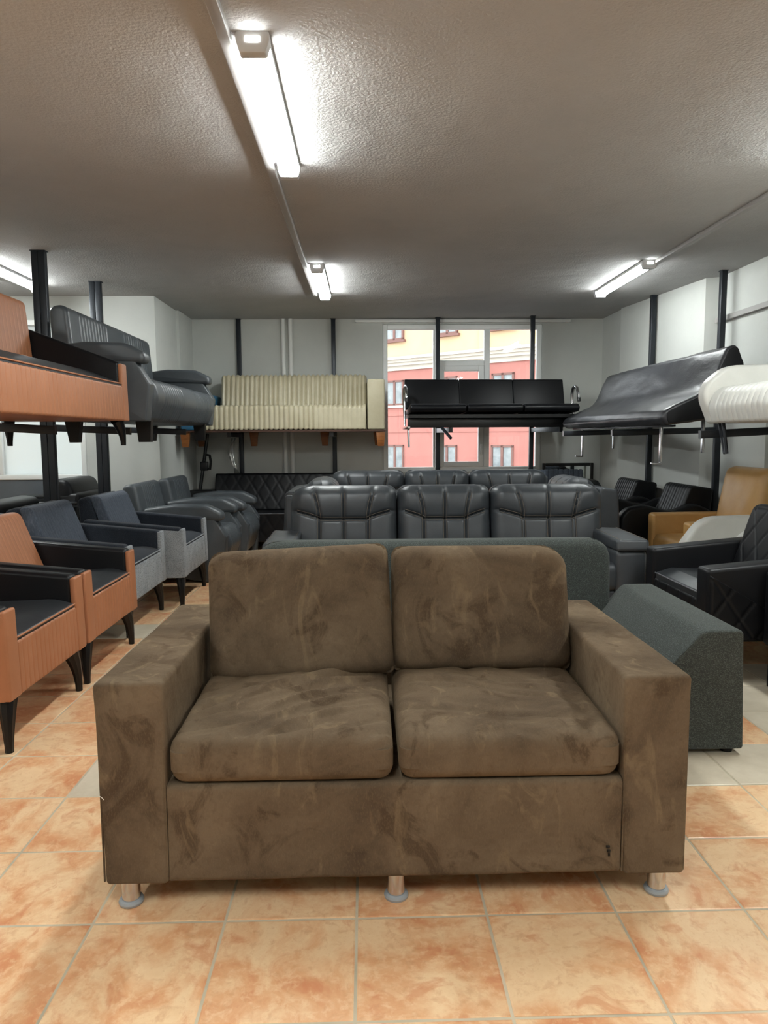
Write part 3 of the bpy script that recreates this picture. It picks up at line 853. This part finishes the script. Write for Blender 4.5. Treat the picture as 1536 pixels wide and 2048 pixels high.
rack_post('double post left of the frame, its bracket arm under the orange rack sofa', -2.36, 4.44, [(-1.84, 4.44)], True, drop=0.03)
rack_post('dark steel double post outside the frame at the near end of the left rack', -2.38, 3.30, [(-1.84, 3.30)], True, drop=0.03)
SB = 1.272
rack_post('thin dark post on the back wall near the left corner', -1.432, YB - 0.026, [(-1.432, 7.80)], z=SB, drop=0.0)
rack_post('thin dark post on the back wall between white pipes and window', -0.352, YB - 0.026, [(-0.352, 7.80)], z=SB, drop=0.0)
rack_post('thin dark post crossing the left mullion of the window', 0.840, 8.50, [(0.90, 7.72)], z=SB + 0.035, drop=0.0)
rack_post('thin dark post crossing the right side of the window', 1.905, 8.40, [(2.06, 7.70)], z=SB + 0.035, drop=0.0)
rack_post('dark steel post on the right wall, farther of two, behind the creased black bench', 2.805, 7.20, [(1.95, 7.20)], z=SB + 0.01, drop=0.02)
rack_post('dark steel post on the right wall, nearer of two, before the wall recess', 2.965, 6.13, [(2.07, 6.13)], z=SB + 0.01, drop=0.02)
rack_post('right-hand post beyond the frame, its bracket arm under the white sofa', 3.03, 4.72, [(2.17, 4.72)], z=1.285, drop=0.04)
rack_post('dark steel post outside the frame at the near end of the right rack', 3.03, 3.30, [(2.17, 3.30)], z=1.285, drop=0.04)

# ------------------------------------------------------------------ sofas on the left rack
cb = club('club_sofa', 'orange and black sofa up on the left rack, cut by the left edge', 'sofa', (-1.50 - 0.39, 3.72, SZ - 0.212), 90, 2.06, 'orange', 'leather_black', 'orange', 'leather_black', None, seats=40, back_z=0.955, arm_rear=0.83, legz=0.06, lean=(0.25, 0.205), crown=0.535, mseat='leather_seat')
capped('padded_sofa', 'slate grey channelled sofa with padded arm caps up on the left rack', 'sofa', (-1.845, 6.02, SZ - 0.135), 90, 2.16, None, back_z=0.93, chan_p=0.06, base=0.14, bk=(0.10, 0.145, 0.27), full=False)

# ------------------------------------------------------------------ cream channelled sofa on the back rack
def cream_sofa():
    t = thing('channelled_sofa', 'cream vertically channelled sofa with one cream and one blue arm on the back rack', 'sofa', (-0.855, 8.12, SB))
    x0, x1 = -0.80, 0.872
    cp = 0.052
    na = int((x1 - x0) / (cp / 7))
    def ch(a, p, q, n1, n2):
        k = a / cp
        fade = 1.0
        if a > x1 - 0.55 and n1 < -0.5 and q < 0.26: fade = 0.35      # slack creased patch at the right front
        return 0.019 * (abs(math.sin(PI * k)) ** 0.7 - 1) * fade + 0.002 * noise.noise(Vector((a * 16, p * 16, q * 16)))
    mk('seat', [soft([(-0.37, 0.018), (0.20, 0.018), (0.20, 0.29), (-0.35, 0.285, 0.05)], 0.02, x0 - 0.03, x1, er=0.02, na=na, ds=0.05, off=ch, seg=6)], 'cream', t)
    mk('backrest', [soft([(0.02, 0.28), (0.34, 0.05), (0.36, 0.62, 0.05), (0.11, 0.64, 0.06)], 0.02, x0 + 0.07, x1 + 0.01, er=0.045, na=na, ds=0.05, off=ch, seg=6)], 'cream', t)
    mk('arm', [soft([(x1 + 0.012, 0.018), (x1 + 0.195, 0.018), (x1 + 0.195, 0.545), (x1 + 0.012, 0.545)], 0.02, -0.37, 0.33, er=0.018, axis='y')], 'cream', t)
    o = mk('arm', [soft([(-1.075, 0.018), (x0 - 0.032, 0.018), (x0 + 0.03, 0.40), (-1.075, 0.43)], 0.02, -0.34, 0.33, er=0.018, axis='y')], 'blue', t)
    o['label'] = 'blue leatherette arm'
    mk('base_board', [box(-1.08, 1.075, -0.372, 0.34, 0.0, 0.018)], 'wood_dark', t, flat=True)
    for (x, y) in ((-1.03, -0.34), (1.02, -0.34), (-0.40, 0.25), (0.40, 0.25), (-1.0, 0.28), (1.0, 0.28)):
        mk('leg', [soft([(x - 0.03, -0.155), (x + 0.035, -0.155), (x + 0.05, 0.0), (x - 0.05, 0.0)], 0.004, y - 0.02, y + 0.02, er=0.003, axis='y', seg=2, eseg=2)], 'wood', t)
    return t
cream_sofa()
# shreds of wrapping film hanging from the rack
P = []
def film(pts, w, name, label):
    V, F = [], []
    for i, (x, y, z) in enumerate(pts):
        for k in range(4):
            V.append((x + w * (k / 3 - 0.5) + 0.006 * math.sin(i * 2.1 + k), y + 0.012 * math.sin(i * 1.7 + k * 2), z))
    for i in range(len(pts) - 1):
        for k in range(3):
            F.append((i * 4 + k, i * 4 + k + 1, i * 4 + k + 5, i * 4 + k + 4))
    o = mk(name, [(V, F)], 'plastic', None)
    sol = o.modifiers.new('thickness', 'SOLIDIFY'); sol.thickness = 0.002
    return tag(o, label, 'plastic film')
film([(-1.50, 8.46, 1.21), (-1.53, 8.45, 1.12), (-1.535, 8.45, 1.03), (-1.52, 8.45, 0.95), (-1.49, 8.45, 0.88), (-1.47, 8.45, 0.80)], 0.05, 'plastic_film', 'clear plastic film strip hanging below the cream sofa by the back wall')

# ------------------------------------------------------------------ black three-seat waiting bench on the back rack
def waiting_bench():
    t = thing('waiting_bench', 'black three-seat waiting bench with chrome arms hung before the window', 'bench', (1.345, 7.95, SB + 0.035), 3.0)
    n = 3; W = 1.80; w = W / n
    for k in range(n):
        x0 = -W / 2 + k * w + 0.006; x1 = x0 + w - 0.012
        mk('seat', [soft([(-0.30, 0.16), (0.16, 0.13), (0.16, 0.185), (-0.28, 0.245), (-0.33, 0.21)], 0.03, x0, x1, er=0.02)], 'leather_black', t)
        mk('backrest', [soft([(0.10, 0.20), (0.15, 0.19), (0.25, 0.52), (0.20, 0.535)], 0.02, x0 - 0.005, x1 + 0.005 - (0.03 if k == 2 else 0), er=0.008)], 'leather_black', t)
    mk('beam', [rbox(-W / 2, W / 2, -0.16, -0.08, 0.0, 0.10, 0.006)], 'black_plastic', t)
    mk('seat_pan', [box(-W / 2, W / 2, -0.26, 0.14, 0.10, 0.135)], 'black_plastic', t, flat=True)
    for s in (-1, 1):
        x = s * (W / 2 + 0.022)
        P = [(x, -0.05, 0.02), (x, 0.02, 0.24), (x, 0.03, 0.36), (x, 0.0, 0.42), (x, -0.06, 0.435), (x, -0.13, 0.41), (x, -0.18, 0.34), (x, -0.19, 0.29)]
        ar = mk('arm', [tube(P, [0.012, 0.015, 0.018, 0.018, 0.018, 0.018, 0.016, 0.014], 12)], 'chrome', t)
        mk('arm_tip', [tube([(x, -0.185, 0.31), (x, -0.192, 0.27)], 0.019, 12)], 'black_plastic', ar)
    mk('foot_rail', [rbox(-W / 2 - 0.03, -W / 2 - 0.004, -0.40, 0.10, -0.02, 0.01, 0.004)], 'chrome', t)
    mk('leg', [tube([(-W / 2 - 0.017, -0.33, -0.01), (-W / 2 - 0.017, -0.38, -0.20)], 0.013, 8)], 'chrome', t)
    mk('leg', [tube([(-0.55, -0.20, 0.0), (-0.48, -0.36, -0.11)], 0.016, 8)], 'steel_dark', t)
    return t
waiting_bench()

# ------------------------------------------------------------------ creased black bench on the right rack
def creased_bench():
    t = thing('armless_bench', 'long armless black leather bench with curved back on the right rack', 'bench', (2.05 + 0.30, 6.36, SB + 0.012), -90)
    f = -0.29
    prof = [(f + 0.04, 0.0, 0.03), (0.235, 0.06, 0.03), (0.285, 0.42, 0.10), (0.225, 0.565, 0.05), (0.155, 0.53, 0.05), (0.035, 0.25, 0.16), (f + 0.02, 0.105, 0.05), (f - 0.01, 0.05, 0.03)]
    def cr(a, p, q, n1, n2):
        return 0.007 * noise.noise(Vector((a * 3.0, p * 9, q * 9))) + 0.003 * noise.noise(Vector((a * 9.0, p * 20, q * 20)))
    mk('upholstery', [soft(prof, 0.03, -1.28, 1.28, er=0.025, na=60, ds=0.03, off=cr, seg=7)], 'leather_bench', t)
    mk('side_panel', [mv(soft([(f + 0.05, 0.012), (0.225, 0.072), (0.272, 0.42, 0.10), (0.222, 0.548, 0.05), (0.165, 0.515, 0.05), (0.05, 0.235, 0.16), (f + 0.03, 0.09, 0.04)], 0.02, 1.272, 1.284, er=0.004, seg=6))], 'leather_black', t)
    for x in (-0.93, 1.02):
        P = [(x, -0.16, 0.01), (x, -0.18, -0.26), (x, -0.25, -0.30)]
        mk('leg', [rbox(x - 0.018, x + 0.018, -0.19, -0.175, -0.27, 0.02, 0.003), rbox(x - 0.018, x + 0.018, -0.25, -0.175, -0.282, -0.268, 0.003)], 'chrome', t)
        mk('leg', [rbox(x - 0.018, x + 0.018, 0.12, 0.135, -0.20, 0.05, 0.003)], 'chrome', t)
    mk('under_rail', [rbox(-1.22, 1.22, -0.20, -0.16, -0.011, 0.004, 0.003)], 'steel_dark', t)
    return t
creased_bench()

# ------------------------------------------------------------------ round-armed white sofa and chair
def round_arm(name, label, cat, loc, rz, w, ma, group=None, ah=0.56, legs=True, base=0.20):
    t = thing(name, label, cat, loc, rz, group)
    hw = w / 2; aw = 0.11; ix = hw - aw; f = -0.42; b = 0.40
    cp = 0.058; pa = int(2 * ix / (cp / 7))
    def ch(a, p, q, n1, n2):
        k = a / cp
        return -0.006 * groove((k - math.floor(k) - 0.5) * cp, 0.007) if abs(a) < ix - 0.10 else 0.0
    mk('seat', [soft([(f + 0.04, base, 0.03), (0.15, base), (0.15, 0.42), (f + 0.06, 0.43, 0.10), (f + 0.01, 0.30, 0.10)], 0.03, -ix + 0.002, ix - 0.002, er=0.03, na=pa, off=ch, seg=8)], ma, t)
    mk('backrest', [soft([(0.12, 0.38), (0.36, 0.30), (b, 0.80, 0.06), (0.26, 0.82, 0.06)], 0.03, -ix - 0.02, ix + 0.02, er=0.03, na=pa, off=lambda a, p, q, n1, n2: ch(a, p, q, n1, n2) if n1 < -0.55 else 0, seg=7)], ma, t)
    for s in (-1, 1):
        x0, x1 = sorted((s * ix, s * hw))
        prof = [(f + 0.06, base, 0.03), (0.36, base), (0.36, ah - 0.06, 0.05), (0.10, ah, 0.2), (f + 0.14, ah - 0.01, 0.20), (f - 0.03, 0.42, 0.18)]
        ar = mk('arm', [soft(prof, 0.03, x0, x1, er=0.025, seg=9)], ma, t)
    for sx in (-1, 1):
        for sy in (-1, 1):
            X, Y = sx * (ix - 0.05), sy * 0.30
            g = [tube([(X - 0.09, Y, base + 0.005), (X, Y, 0.008), (X + 0.02, Y, 0.008), (X - 0.04, Y, base + 0.005)], 0.012, 6)]
            mk('leg', g, 'steel_dark', t)
    return t
round_arm('round_armed_sofa', 'white leatherette sofa with rounded arm high on the right rack', 'sofa', (2.58, 3.86, 1.285 - 0.195), -90, 1.80, 'white_leather', ah=0.575)
round_arm('round_armed_chair', 'white leatherette armchair on the floor, only its rounded arm showing', 'armchair', (2.58, 4.645, 0), -90, 0.72, 'white_leather', ah=0.665)

# ------------------------------------------------------------------ tan armchair
def tan_chair():
    t = thing('tan_armchair', 'mustard tan leather armchair with a tall back by the right wall', 'armchair', (2.665, 5.475, 0), -90)
    hw = 0.385; f = -0.375; aw = 0.115; ix = hw - aw
    for s in (-1, 1):
        x0, x1 = sorted((s * ix, s * hw))
        mk('arm', [soft([(f, 0.12), (0.34, 0.12), (0.30, 0.60), (f, 0.595)], 0.025, x0, x1, er=0.025)], 'tan', t)
    g = cush(2 * ix - 0.004, 0.58, 0.16, 0.045, 14, 14, (0.03,) * 4, 0.012)
    g = xf(g, Matrix(((1, 0, 0, 0), (0, 0, 1, 0), (0, -1, 0, 0), (0, 0, 0, 1))))
    mk('seat_cushion', [mv(g, 0, f + 0.285, 0.355)], 'tan', t)
    mk('base', [rbox(-ix + 0.002, ix - 0.002, f + 0.02, 0.30, 0.12, 0.275, 0.02)], 'tan', t)
    g = cush(2 * ix + 0.07, 0.54, 0.16, 0.06, 14, 14, (0.05,) * 4, 0.03, lambda X, Z: 0.004 * noise.noise(Vector((X * 9, Z * 9, 4))))
    mk('backrest', [mv(rot(g, 'X', -10), 0, 0.245, 0.70)], 'tan', t)
    for (x, y) in ((-0.32, -0.32), (0.32, -0.32), (-0.32, 0.28), (0.32, 0.28)):
        mk('leg', [lathe([(0.015, 0), (0.022, 0.125)], x, y, 12)], 'leg_black', t)
    return t
tan_chair()

# ------------------------------------------------------------------ streamlined black channel-back armchairs (far right)
def wave_chair(label, loc, rz, group):
    t = thing('channel_back_armchair', label, 'armchair', loc, rz, group)
    hw = 0.375; f = -0.41; aw = 0.12; ix = hw - aw
    cp = 0.052; pa = int(2 * ix / (cp / 7))
    def ch(a, p, q, n1, n2):
        k = a / cp
        return -0.008 * groove((k - math.floor(k) - 0.5) * cp, 0.007) if n1 < -0.5 and abs(a) < ix - 0.02 else 0.0
    mk('seat', [soft([(f + 0.05, 0.10), (0.15, 0.10), (0.15, 0.40), (f + 0.05, 0.42, 0.08)], 0.03, -ix + 0.002, ix - 0.002, er=0.02)], 'leather_black', t)
    mk('backrest', [soft([(0.06, 0.40), (0.36, 0.25), (0.41, 0.765, 0.03), (0.215, 0.80, 0.05)], 0.03, -ix - 0.005, ix + 0.005, er=0.02, na=pa, off=ch, seg=6)], 'leather_black', t)
    for s in (-1, 1):
        x0, x1 = sorted((s * ix, s * hw))
        prof = [(f + 0.05, 0.08, 0.04), (0.36, 0.08), (0.38, 0.58, 0.12), (0.20, 0.66, 0.14), (0.02, 0.585, 0.20), (-0.20, 0.645, 0.20), (f, 0.61, 0.22), (f - 0.01, 0.35, 0.10)]
        ar = mk('arm', [soft(prof, 0.04, x0, x1, er=0.03, seg=9)], 'leather_black', t)
        mk('piping', [tube([(x0 + 0.02 if s > 0 else x1 - 0.02, f + 0.02, 0.25), (x0 + 0.02 if s > 0 else x1 - 0.02, f + 0.025, 0.45)], 0.003, 5)], 'leather_black', ar)
    for (x, y) in ((-0.3, -0.32), (0.3, -0.32), (-0.3, 0.3), (0.3, 0.3)):
        mk('foot', [lathe([(0.02, 0), (0.025, 0.105)], x, y, 12)], 'leg_black', t)
    return t
wave_chair('black channel-back armchair right behind the tan armchair', (2.505, 6.30, 0), -90, 'black channel-back armchairs')
wave_chair('black channel-back armchair farther off, nearest the framed mirror', (2.36, 7.12, 0), -90, 'black channel-back armchairs')

# ------------------------------------------------------------------ diamond-quilted black armchairs (right) and sofa (back left)
def quilt_chair(label, loc, rz, w=0.86):
    t = thing('quilted_armchair', label, 'armchair', loc, rz, 'quilted black armchairs')
    hw = w / 2; f = -0.39; b = 0.39; aw = 0.13; ix = hw - aw
    sx, sy = 0.15, 0.21
    def qb(a, p, q, n1, n2):
        return -0.004 * groove(diamond(a, q - 0.5, sx, sy) * 0.12, 0.006) if n1 < -0.5 else 0.0
    mk('front_panel', [soft([(f, 0.20), (b - 0.08, 0.20), (b - 0.08, 0.38), (f + 0.005, 0.40)], 0.015, -ix + 0.001, ix - 0.001, er=0.006, na=70, ds=0.012, off=qb)], 'leather_black', t)
    mk('seat', [soft([(f + 0.012, 0.385), (b - 0.16, 0.385), (b - 0.16, 0.435), (f + 0.10, 0.458), (f + 0.012, 0.432)], 0.012, -ix + 0.002, ix - 0.002, er=0.01)], 'leather_seat', t)
    mk('seat_piping', [tube([(-ix + 0.004, f + 0.010, 0.428), (ix - 0.004, f + 0.010, 0.428)], 0.004, 6)], 'stitch_dark', t)
    mk('backrest', [soft([(b - 0.35, 0.43), (b - 0.03, 0.23), (b, 0.80, 0.05), (b - 0.22, 0.83, 0.06)], 0.03, -ix + 0.004, ix - 0.004, er=0.03, na=80, ds=0.012, off=qb, seg=6)], 'leather_black', t)
    for s in (-1, 1):
        x0, x1 = sorted((s * ix, s * hw))
        arm = soft([(f, 0.20), (b - 0.02, 0.20), (b - 0.05, 0.63), (f, 0.565)], 0.022, x0, x1 - 0.004, er=0.02)
        ar = mk('arm', [arm], 'leather_black', t)
        # quilted outer cheek: triangle below the diagonal seam
        n = 70; V = []; F = []
        xo = s * (hw + 0.002)
        for i in range(n + 1):
            for j in range(n + 1):
                y = f + 0.012 + (0.62) * i / n
                top = 0.545 - (y - f) * 0.60
                z = 0.215 + (top - 0.215) * j / n
                d = 0.006 - 0.005 * groove(diamond(y, z, 0.15, 0.21) * 0.12, 0.006)
                if i in (0, n) or j in (0, n): d = -0.004
                V.append((xo + s * d, y, z))
        for i in range(n):
            for j in range(n):
                a = i * (n + 1) + j
                F.append((a, a + 1, a + n + 2, a + n + 1))
        k = len(V)
        V += [(xo - s * 0.02, f + 0.012, 0.215), (xo - s * 0.02, f + 0.632, 0.215), (xo - s * 0.02, f + 0.012, 0.538)]
        mk('quilted_cheek', [(V, F)], 'leather_black', ar, sharp=70)
    for sx_ in (-1, 1):
        for sy_ in (-1, 1):
            mk('leg', [mv(sabre_leg(sx_, sy_, 0.21, 0), sx_ * (hw - 0.012), sy_ * (0.39 - 0.012), 0)], 'leg_black', t)
    return t
quilt_chair('diamond-quilted black armchair with its seat in view, beside the grey-green sofa arm', (1.66 + 0.39, 3.865, 0), -90, 0.80)
quilt_chair('diamond-quilted black armchair cut by the right edge, only its arm and front leg showing', (1.925 + 0.39, 3.025, 0), -90, 0.83)

def quilt_sofa():
    t = thing('quilted_sofa', 'black diamond-quilted sofa against the back wall, at the left end', 'sofa', (-0.98, 8.09, 0))
    hw = 0.70
    def qb(a, p, q, n1, n2):
        return -0.0045 * groove(diamond(a, q, 0.15, 0.24) * 0.13, 0.008) if n1 < -0.4 else 0.0
    mk('seat', [soft([(-0.30, 0.10), (0.25, 0.10), (0.25, 0.41), (-0.30, 0.415)], 0.02, -hw, hw, er=0.012, na=110, ds=0.015, off=qb)], 'leather_black', t)
    mk('seat_piping', [tube([(-hw + 0.01, -0.303, 0.405), (hw - 0.01, -0.303, 0.405)], 0.005, 6)], 'stitch_dark', t)
    mk('backrest', [soft([(0.03, 0.415), (0.42, 0.20), (0.44, 0.80, 0.03), (0.17, 0.815, 0.03)], 0.02, -hw, hw, er=0.014, na=110, ds=0.015, off=qb)], 'leather_black', t)
    for (x, y) in ((-0.63, -0.24), (0.63, -0.24), (-0.63, 0.34), (0.63, 0.34)):
        mk('foot', [box(x - 0.03, x + 0.03, y - 0.03, y + 0.03, 0, 0.11)], 'leg_black', t, flat=True)
    return t
quilt_sofa()

# ------------------------------------------------------------------ background pieces
def stripe_sofa():
    t = thing('striped_sofa', 'grey striped fabric sofa back in front of the framed mirror', 'sofa', (2.13, 7.86, 0))
    def ch(a, p, q, n1, n2):
        k = a / 0.055
        return -0.006 * groove((k - round(k)) * 0.055, 0.007)
    mk('backrest', [soft([(0.05, 0.40), (0.26, 0.15), (0.28, 0.83), (0.15, 0.85)], 0.02, -0.30, 0.27, er=0.02, na=80, off=ch)], 'blue_stripe', t)
    mk('seat', [soft([(-0.30, 0.10), (0.16, 0.10), (0.16, 0.42), (-0.30, 0.42)], 0.03, -0.30, 0.27, er=0.02)], 'navy_fabric', t)
    mk('arm', [soft([(-0.30, 0.05), (0.22, 0.05), (0.22, 0.74), (0.0, 0.73), (-0.30, 0.60)], 0.04, 0.275, 0.40, er=0.03)], 'leather_black', t)
    for (x, y) in ((-0.26, -0.25), (0.24, -0.25), (-0.26, 0.2), (0.24, 0.2)):
        mk('foot', [box(x - 0.02, x + 0.02, y - 0.02, y + 0.02, 0, 0.105)], 'leg_black', t, flat=True)
    return t
stripe_sofa()
mr = thing('framed_mirror', 'black framed mirror standing against the back wall right of the window', 'mirror', (2.375, 8.545, 0))
mk('mirror_frame', frame_rect(-0.30, 0.30, 0.0, 0.895, 0.036, -0.018, 0.018), 'black_plastic', mr)
mk('mirror_glass', [box(-0.265, 0.265, -0.006, 0.006, 0.036, 0.86)], 'mirror', mr, flat=True)

pl = thing('upright_vacuum', 'black pole with loop grip standing on a dark case in the back left corner', 'vacuum', (-1.80, 8.22, 0))
mk('case', [rbox(-0.16, 0.12, -0.12, 0.12, 0.0, 0.64, 0.03)], 'black_plastic', pl)
mk('pole', [tube([(-0.05, 0.0, 0.62), (0.0, 0.03, 0.95), (0.045, 0.05, 1.26)], 0.019, 10)], 'black_plastic', pl)
mk('grip', [tube([(0.0, 0.03, 0.86), (0.065, 0.03, 0.87), (0.075, 0.03, 0.95), (0.065, 0.03, 1.02), (0.01, 0.03, 1.03)], 0.015, 10), rbox(-0.04, 0.045, 0.0, 0.06, 0.85, 0.95, 0.01)], 'black_plastic', pl)

def black_sofa(name, label, cat, loc, rz, w, n, bz, roll=False):
    t = thing(name, label, cat, loc, rz)
    hw = w / 2; ix = hw - 0.14
    mk('base', [rbox(-ix, ix, -0.42, 0.30, 0.08, 0.30, 0.02)], 'leather_black', t)
    for k in range(n):
        x0 = -ix + k * 2 * ix / n + 0.003; x1 = x0 + 2 * ix / n - 0.006
        mk('seat_cushion', [rbox(x0, x1, -0.43, 0.12, 0.30, 0.44, 0.04)], 'leather_black', t)
        if roll: pr = [(0.10, 0.40), (0.26, 0.40), (0.37, bz - 0.13, 0.07), (0.33, bz, 0.08), (0.15, bz, 0.08), (0.12, bz - 0.10, 0.05)]
        else: pr = [(0.06, 0.42), (0.24, 0.40), (0.30, bz - 0.02, 0.05), (0.13, bz, 0.05)]
        mk('back_cushion', [soft(pr, 0.04, x0, x1, er=0.04, seg=6)], 'leather_black', t)
    mk('back_frame', [rbox(-ix, ix, 0.24, 0.42, 0.08, bz - 0.12, 0.03)], 'leather_black', t)
    for s in (-1, 1):
        x0, x1 = sorted((s * ix, s * hw))
        ar = mk('arm', [rbox(x0, x1, -0.44, 0.42, 0.06, 0.66, 0.02)], 'leather_black', t)
        mk('arm_trim', [rbox(x0 + 0.01, x1 - 0.01, -0.43, 0.41, 0.66, 0.685, 0.008)], 'leather_seat', ar)
    for (x, y) in ((-hw + 0.08, -0.36), (hw - 0.08, -0.36), (-hw + 0.08, 0.34), (hw - 0.08, 0.34)):
        mk('foot', [box(x - 0.03, x + 0.03, y - 0.03, y + 0.03, 0, 0.085)], 'leg_black', t, flat=True)
    return t
black_sofa('back_to_back_sofa', 'black leather sofa behind the left row, its back to the club armchairs', 'sofa', (-2.90, 5.10, 0), -90, 1.95, 2, 0.775)
black_sofa('rolled_back_armchair', 'black leather armchair with rolled top, behind the left row near the frosted window', 'armchair', (-2.86, 6.62, 0), -90, 0.96, 1, 0.87, True)

# ------------------------------------------------------------------ house across the street, seen through the window
def facade():
    ang = math.degrees(math.atan2(0.669, -0.743))
    # local frame: +x along the facade to the photo's right, +y away from the viewer
    t = thing('apartment_house', 'yellow and red rendered house with a white cornice across the street', 'building', (4.28, 33.0, -3.0), ang - 180)
    Z = 3.0
    def P(name, geos, m, par=t): return mk(name, geos, m, par, flat=True)
    P('lower_wall', [box(-14, 14, 0, 6, 0, 4.32 + Z)], 'facade_red')
    P('upper_wall', [box(-14, 14, 0.05, 6, 4.85 + Z, 9.5 + Z)], 'facade_yellow')
    for (z0, z1, d) in ((4.32, 4.52, 0.10), (4.52, 4.66, 0.28), (4.66, 4.78, 0.40), (4.78, 4.90, 0.55)):
        P('cornice_course', [box(-14, 14, -d, 0.3, z0 + Z, z1 + Z)], 'cornice')
    P('corner_pier', [box(1.05, 1.40, -0.14, 0.2, 0, 4.32 + Z)], 'facade_red')
    P('corner_pier', [box(1.05, 1.40, -0.12, 0.2, 4.9 + Z, 9.5 + Z)], 'facade_yellow')
    for zz in (2.2, 1.4, -0.9):
        P('string_course', [box(-14, 14, -0.03, 0.1, zz + Z - 0.015, zz + Z + 0.015)], 'facade_red')
    for sx in (-9.9, -6.85, -3.80, -0.71, 2.20, 5.25, 8.3):
        for (z0, z1) in ((5.75, 7.25), (2.68, 3.87), (-0.45, 0.80)):
            w = 0.55
            o = P('window', [box(sx - w, sx - w + 0.09, -0.06, 0.1, z0 + Z, z1 + Z), box(sx + w - 0.09, sx + w, -0.06, 0.1, z0 + Z, z1 + Z), box(sx - 0.06, sx + 0.06, -0.06, 0.1, z0 + Z, z1 + Z),
                            box(sx - w, sx + w, -0.06, 0.1, z1 + Z - 0.09, z1 + Z), box(sx - w, sx + w, -0.06, 0.1, z0 + Z, z0 + Z + 0.09)], 'brown_frame')
            P('pane', [box(sx - w + 0.09, sx - 0.06, -0.02, 0.1, z0 + Z + 0.09, z1 + Z - 0.09)], 'far_pane', o)
            P('pane', [box(sx + 0.06, sx + w - 0.09, -0.02, 0.1, z0 + Z + 0.09, z1 + Z - 0.09)], 'far_pane', o)
            P('sill', [box(sx - w - 0.1, sx + w + 0.1, -0.12, 0.1, z0 + Z - 0.10, z0 + Z)], 'cornice' if z0 < 5 else 'brown_frame', o)
    return t
facade()
struct(mk('ground', [box(-40, 40, 9.2, 60, -3.2, -3.0)], 'street', flat=True))
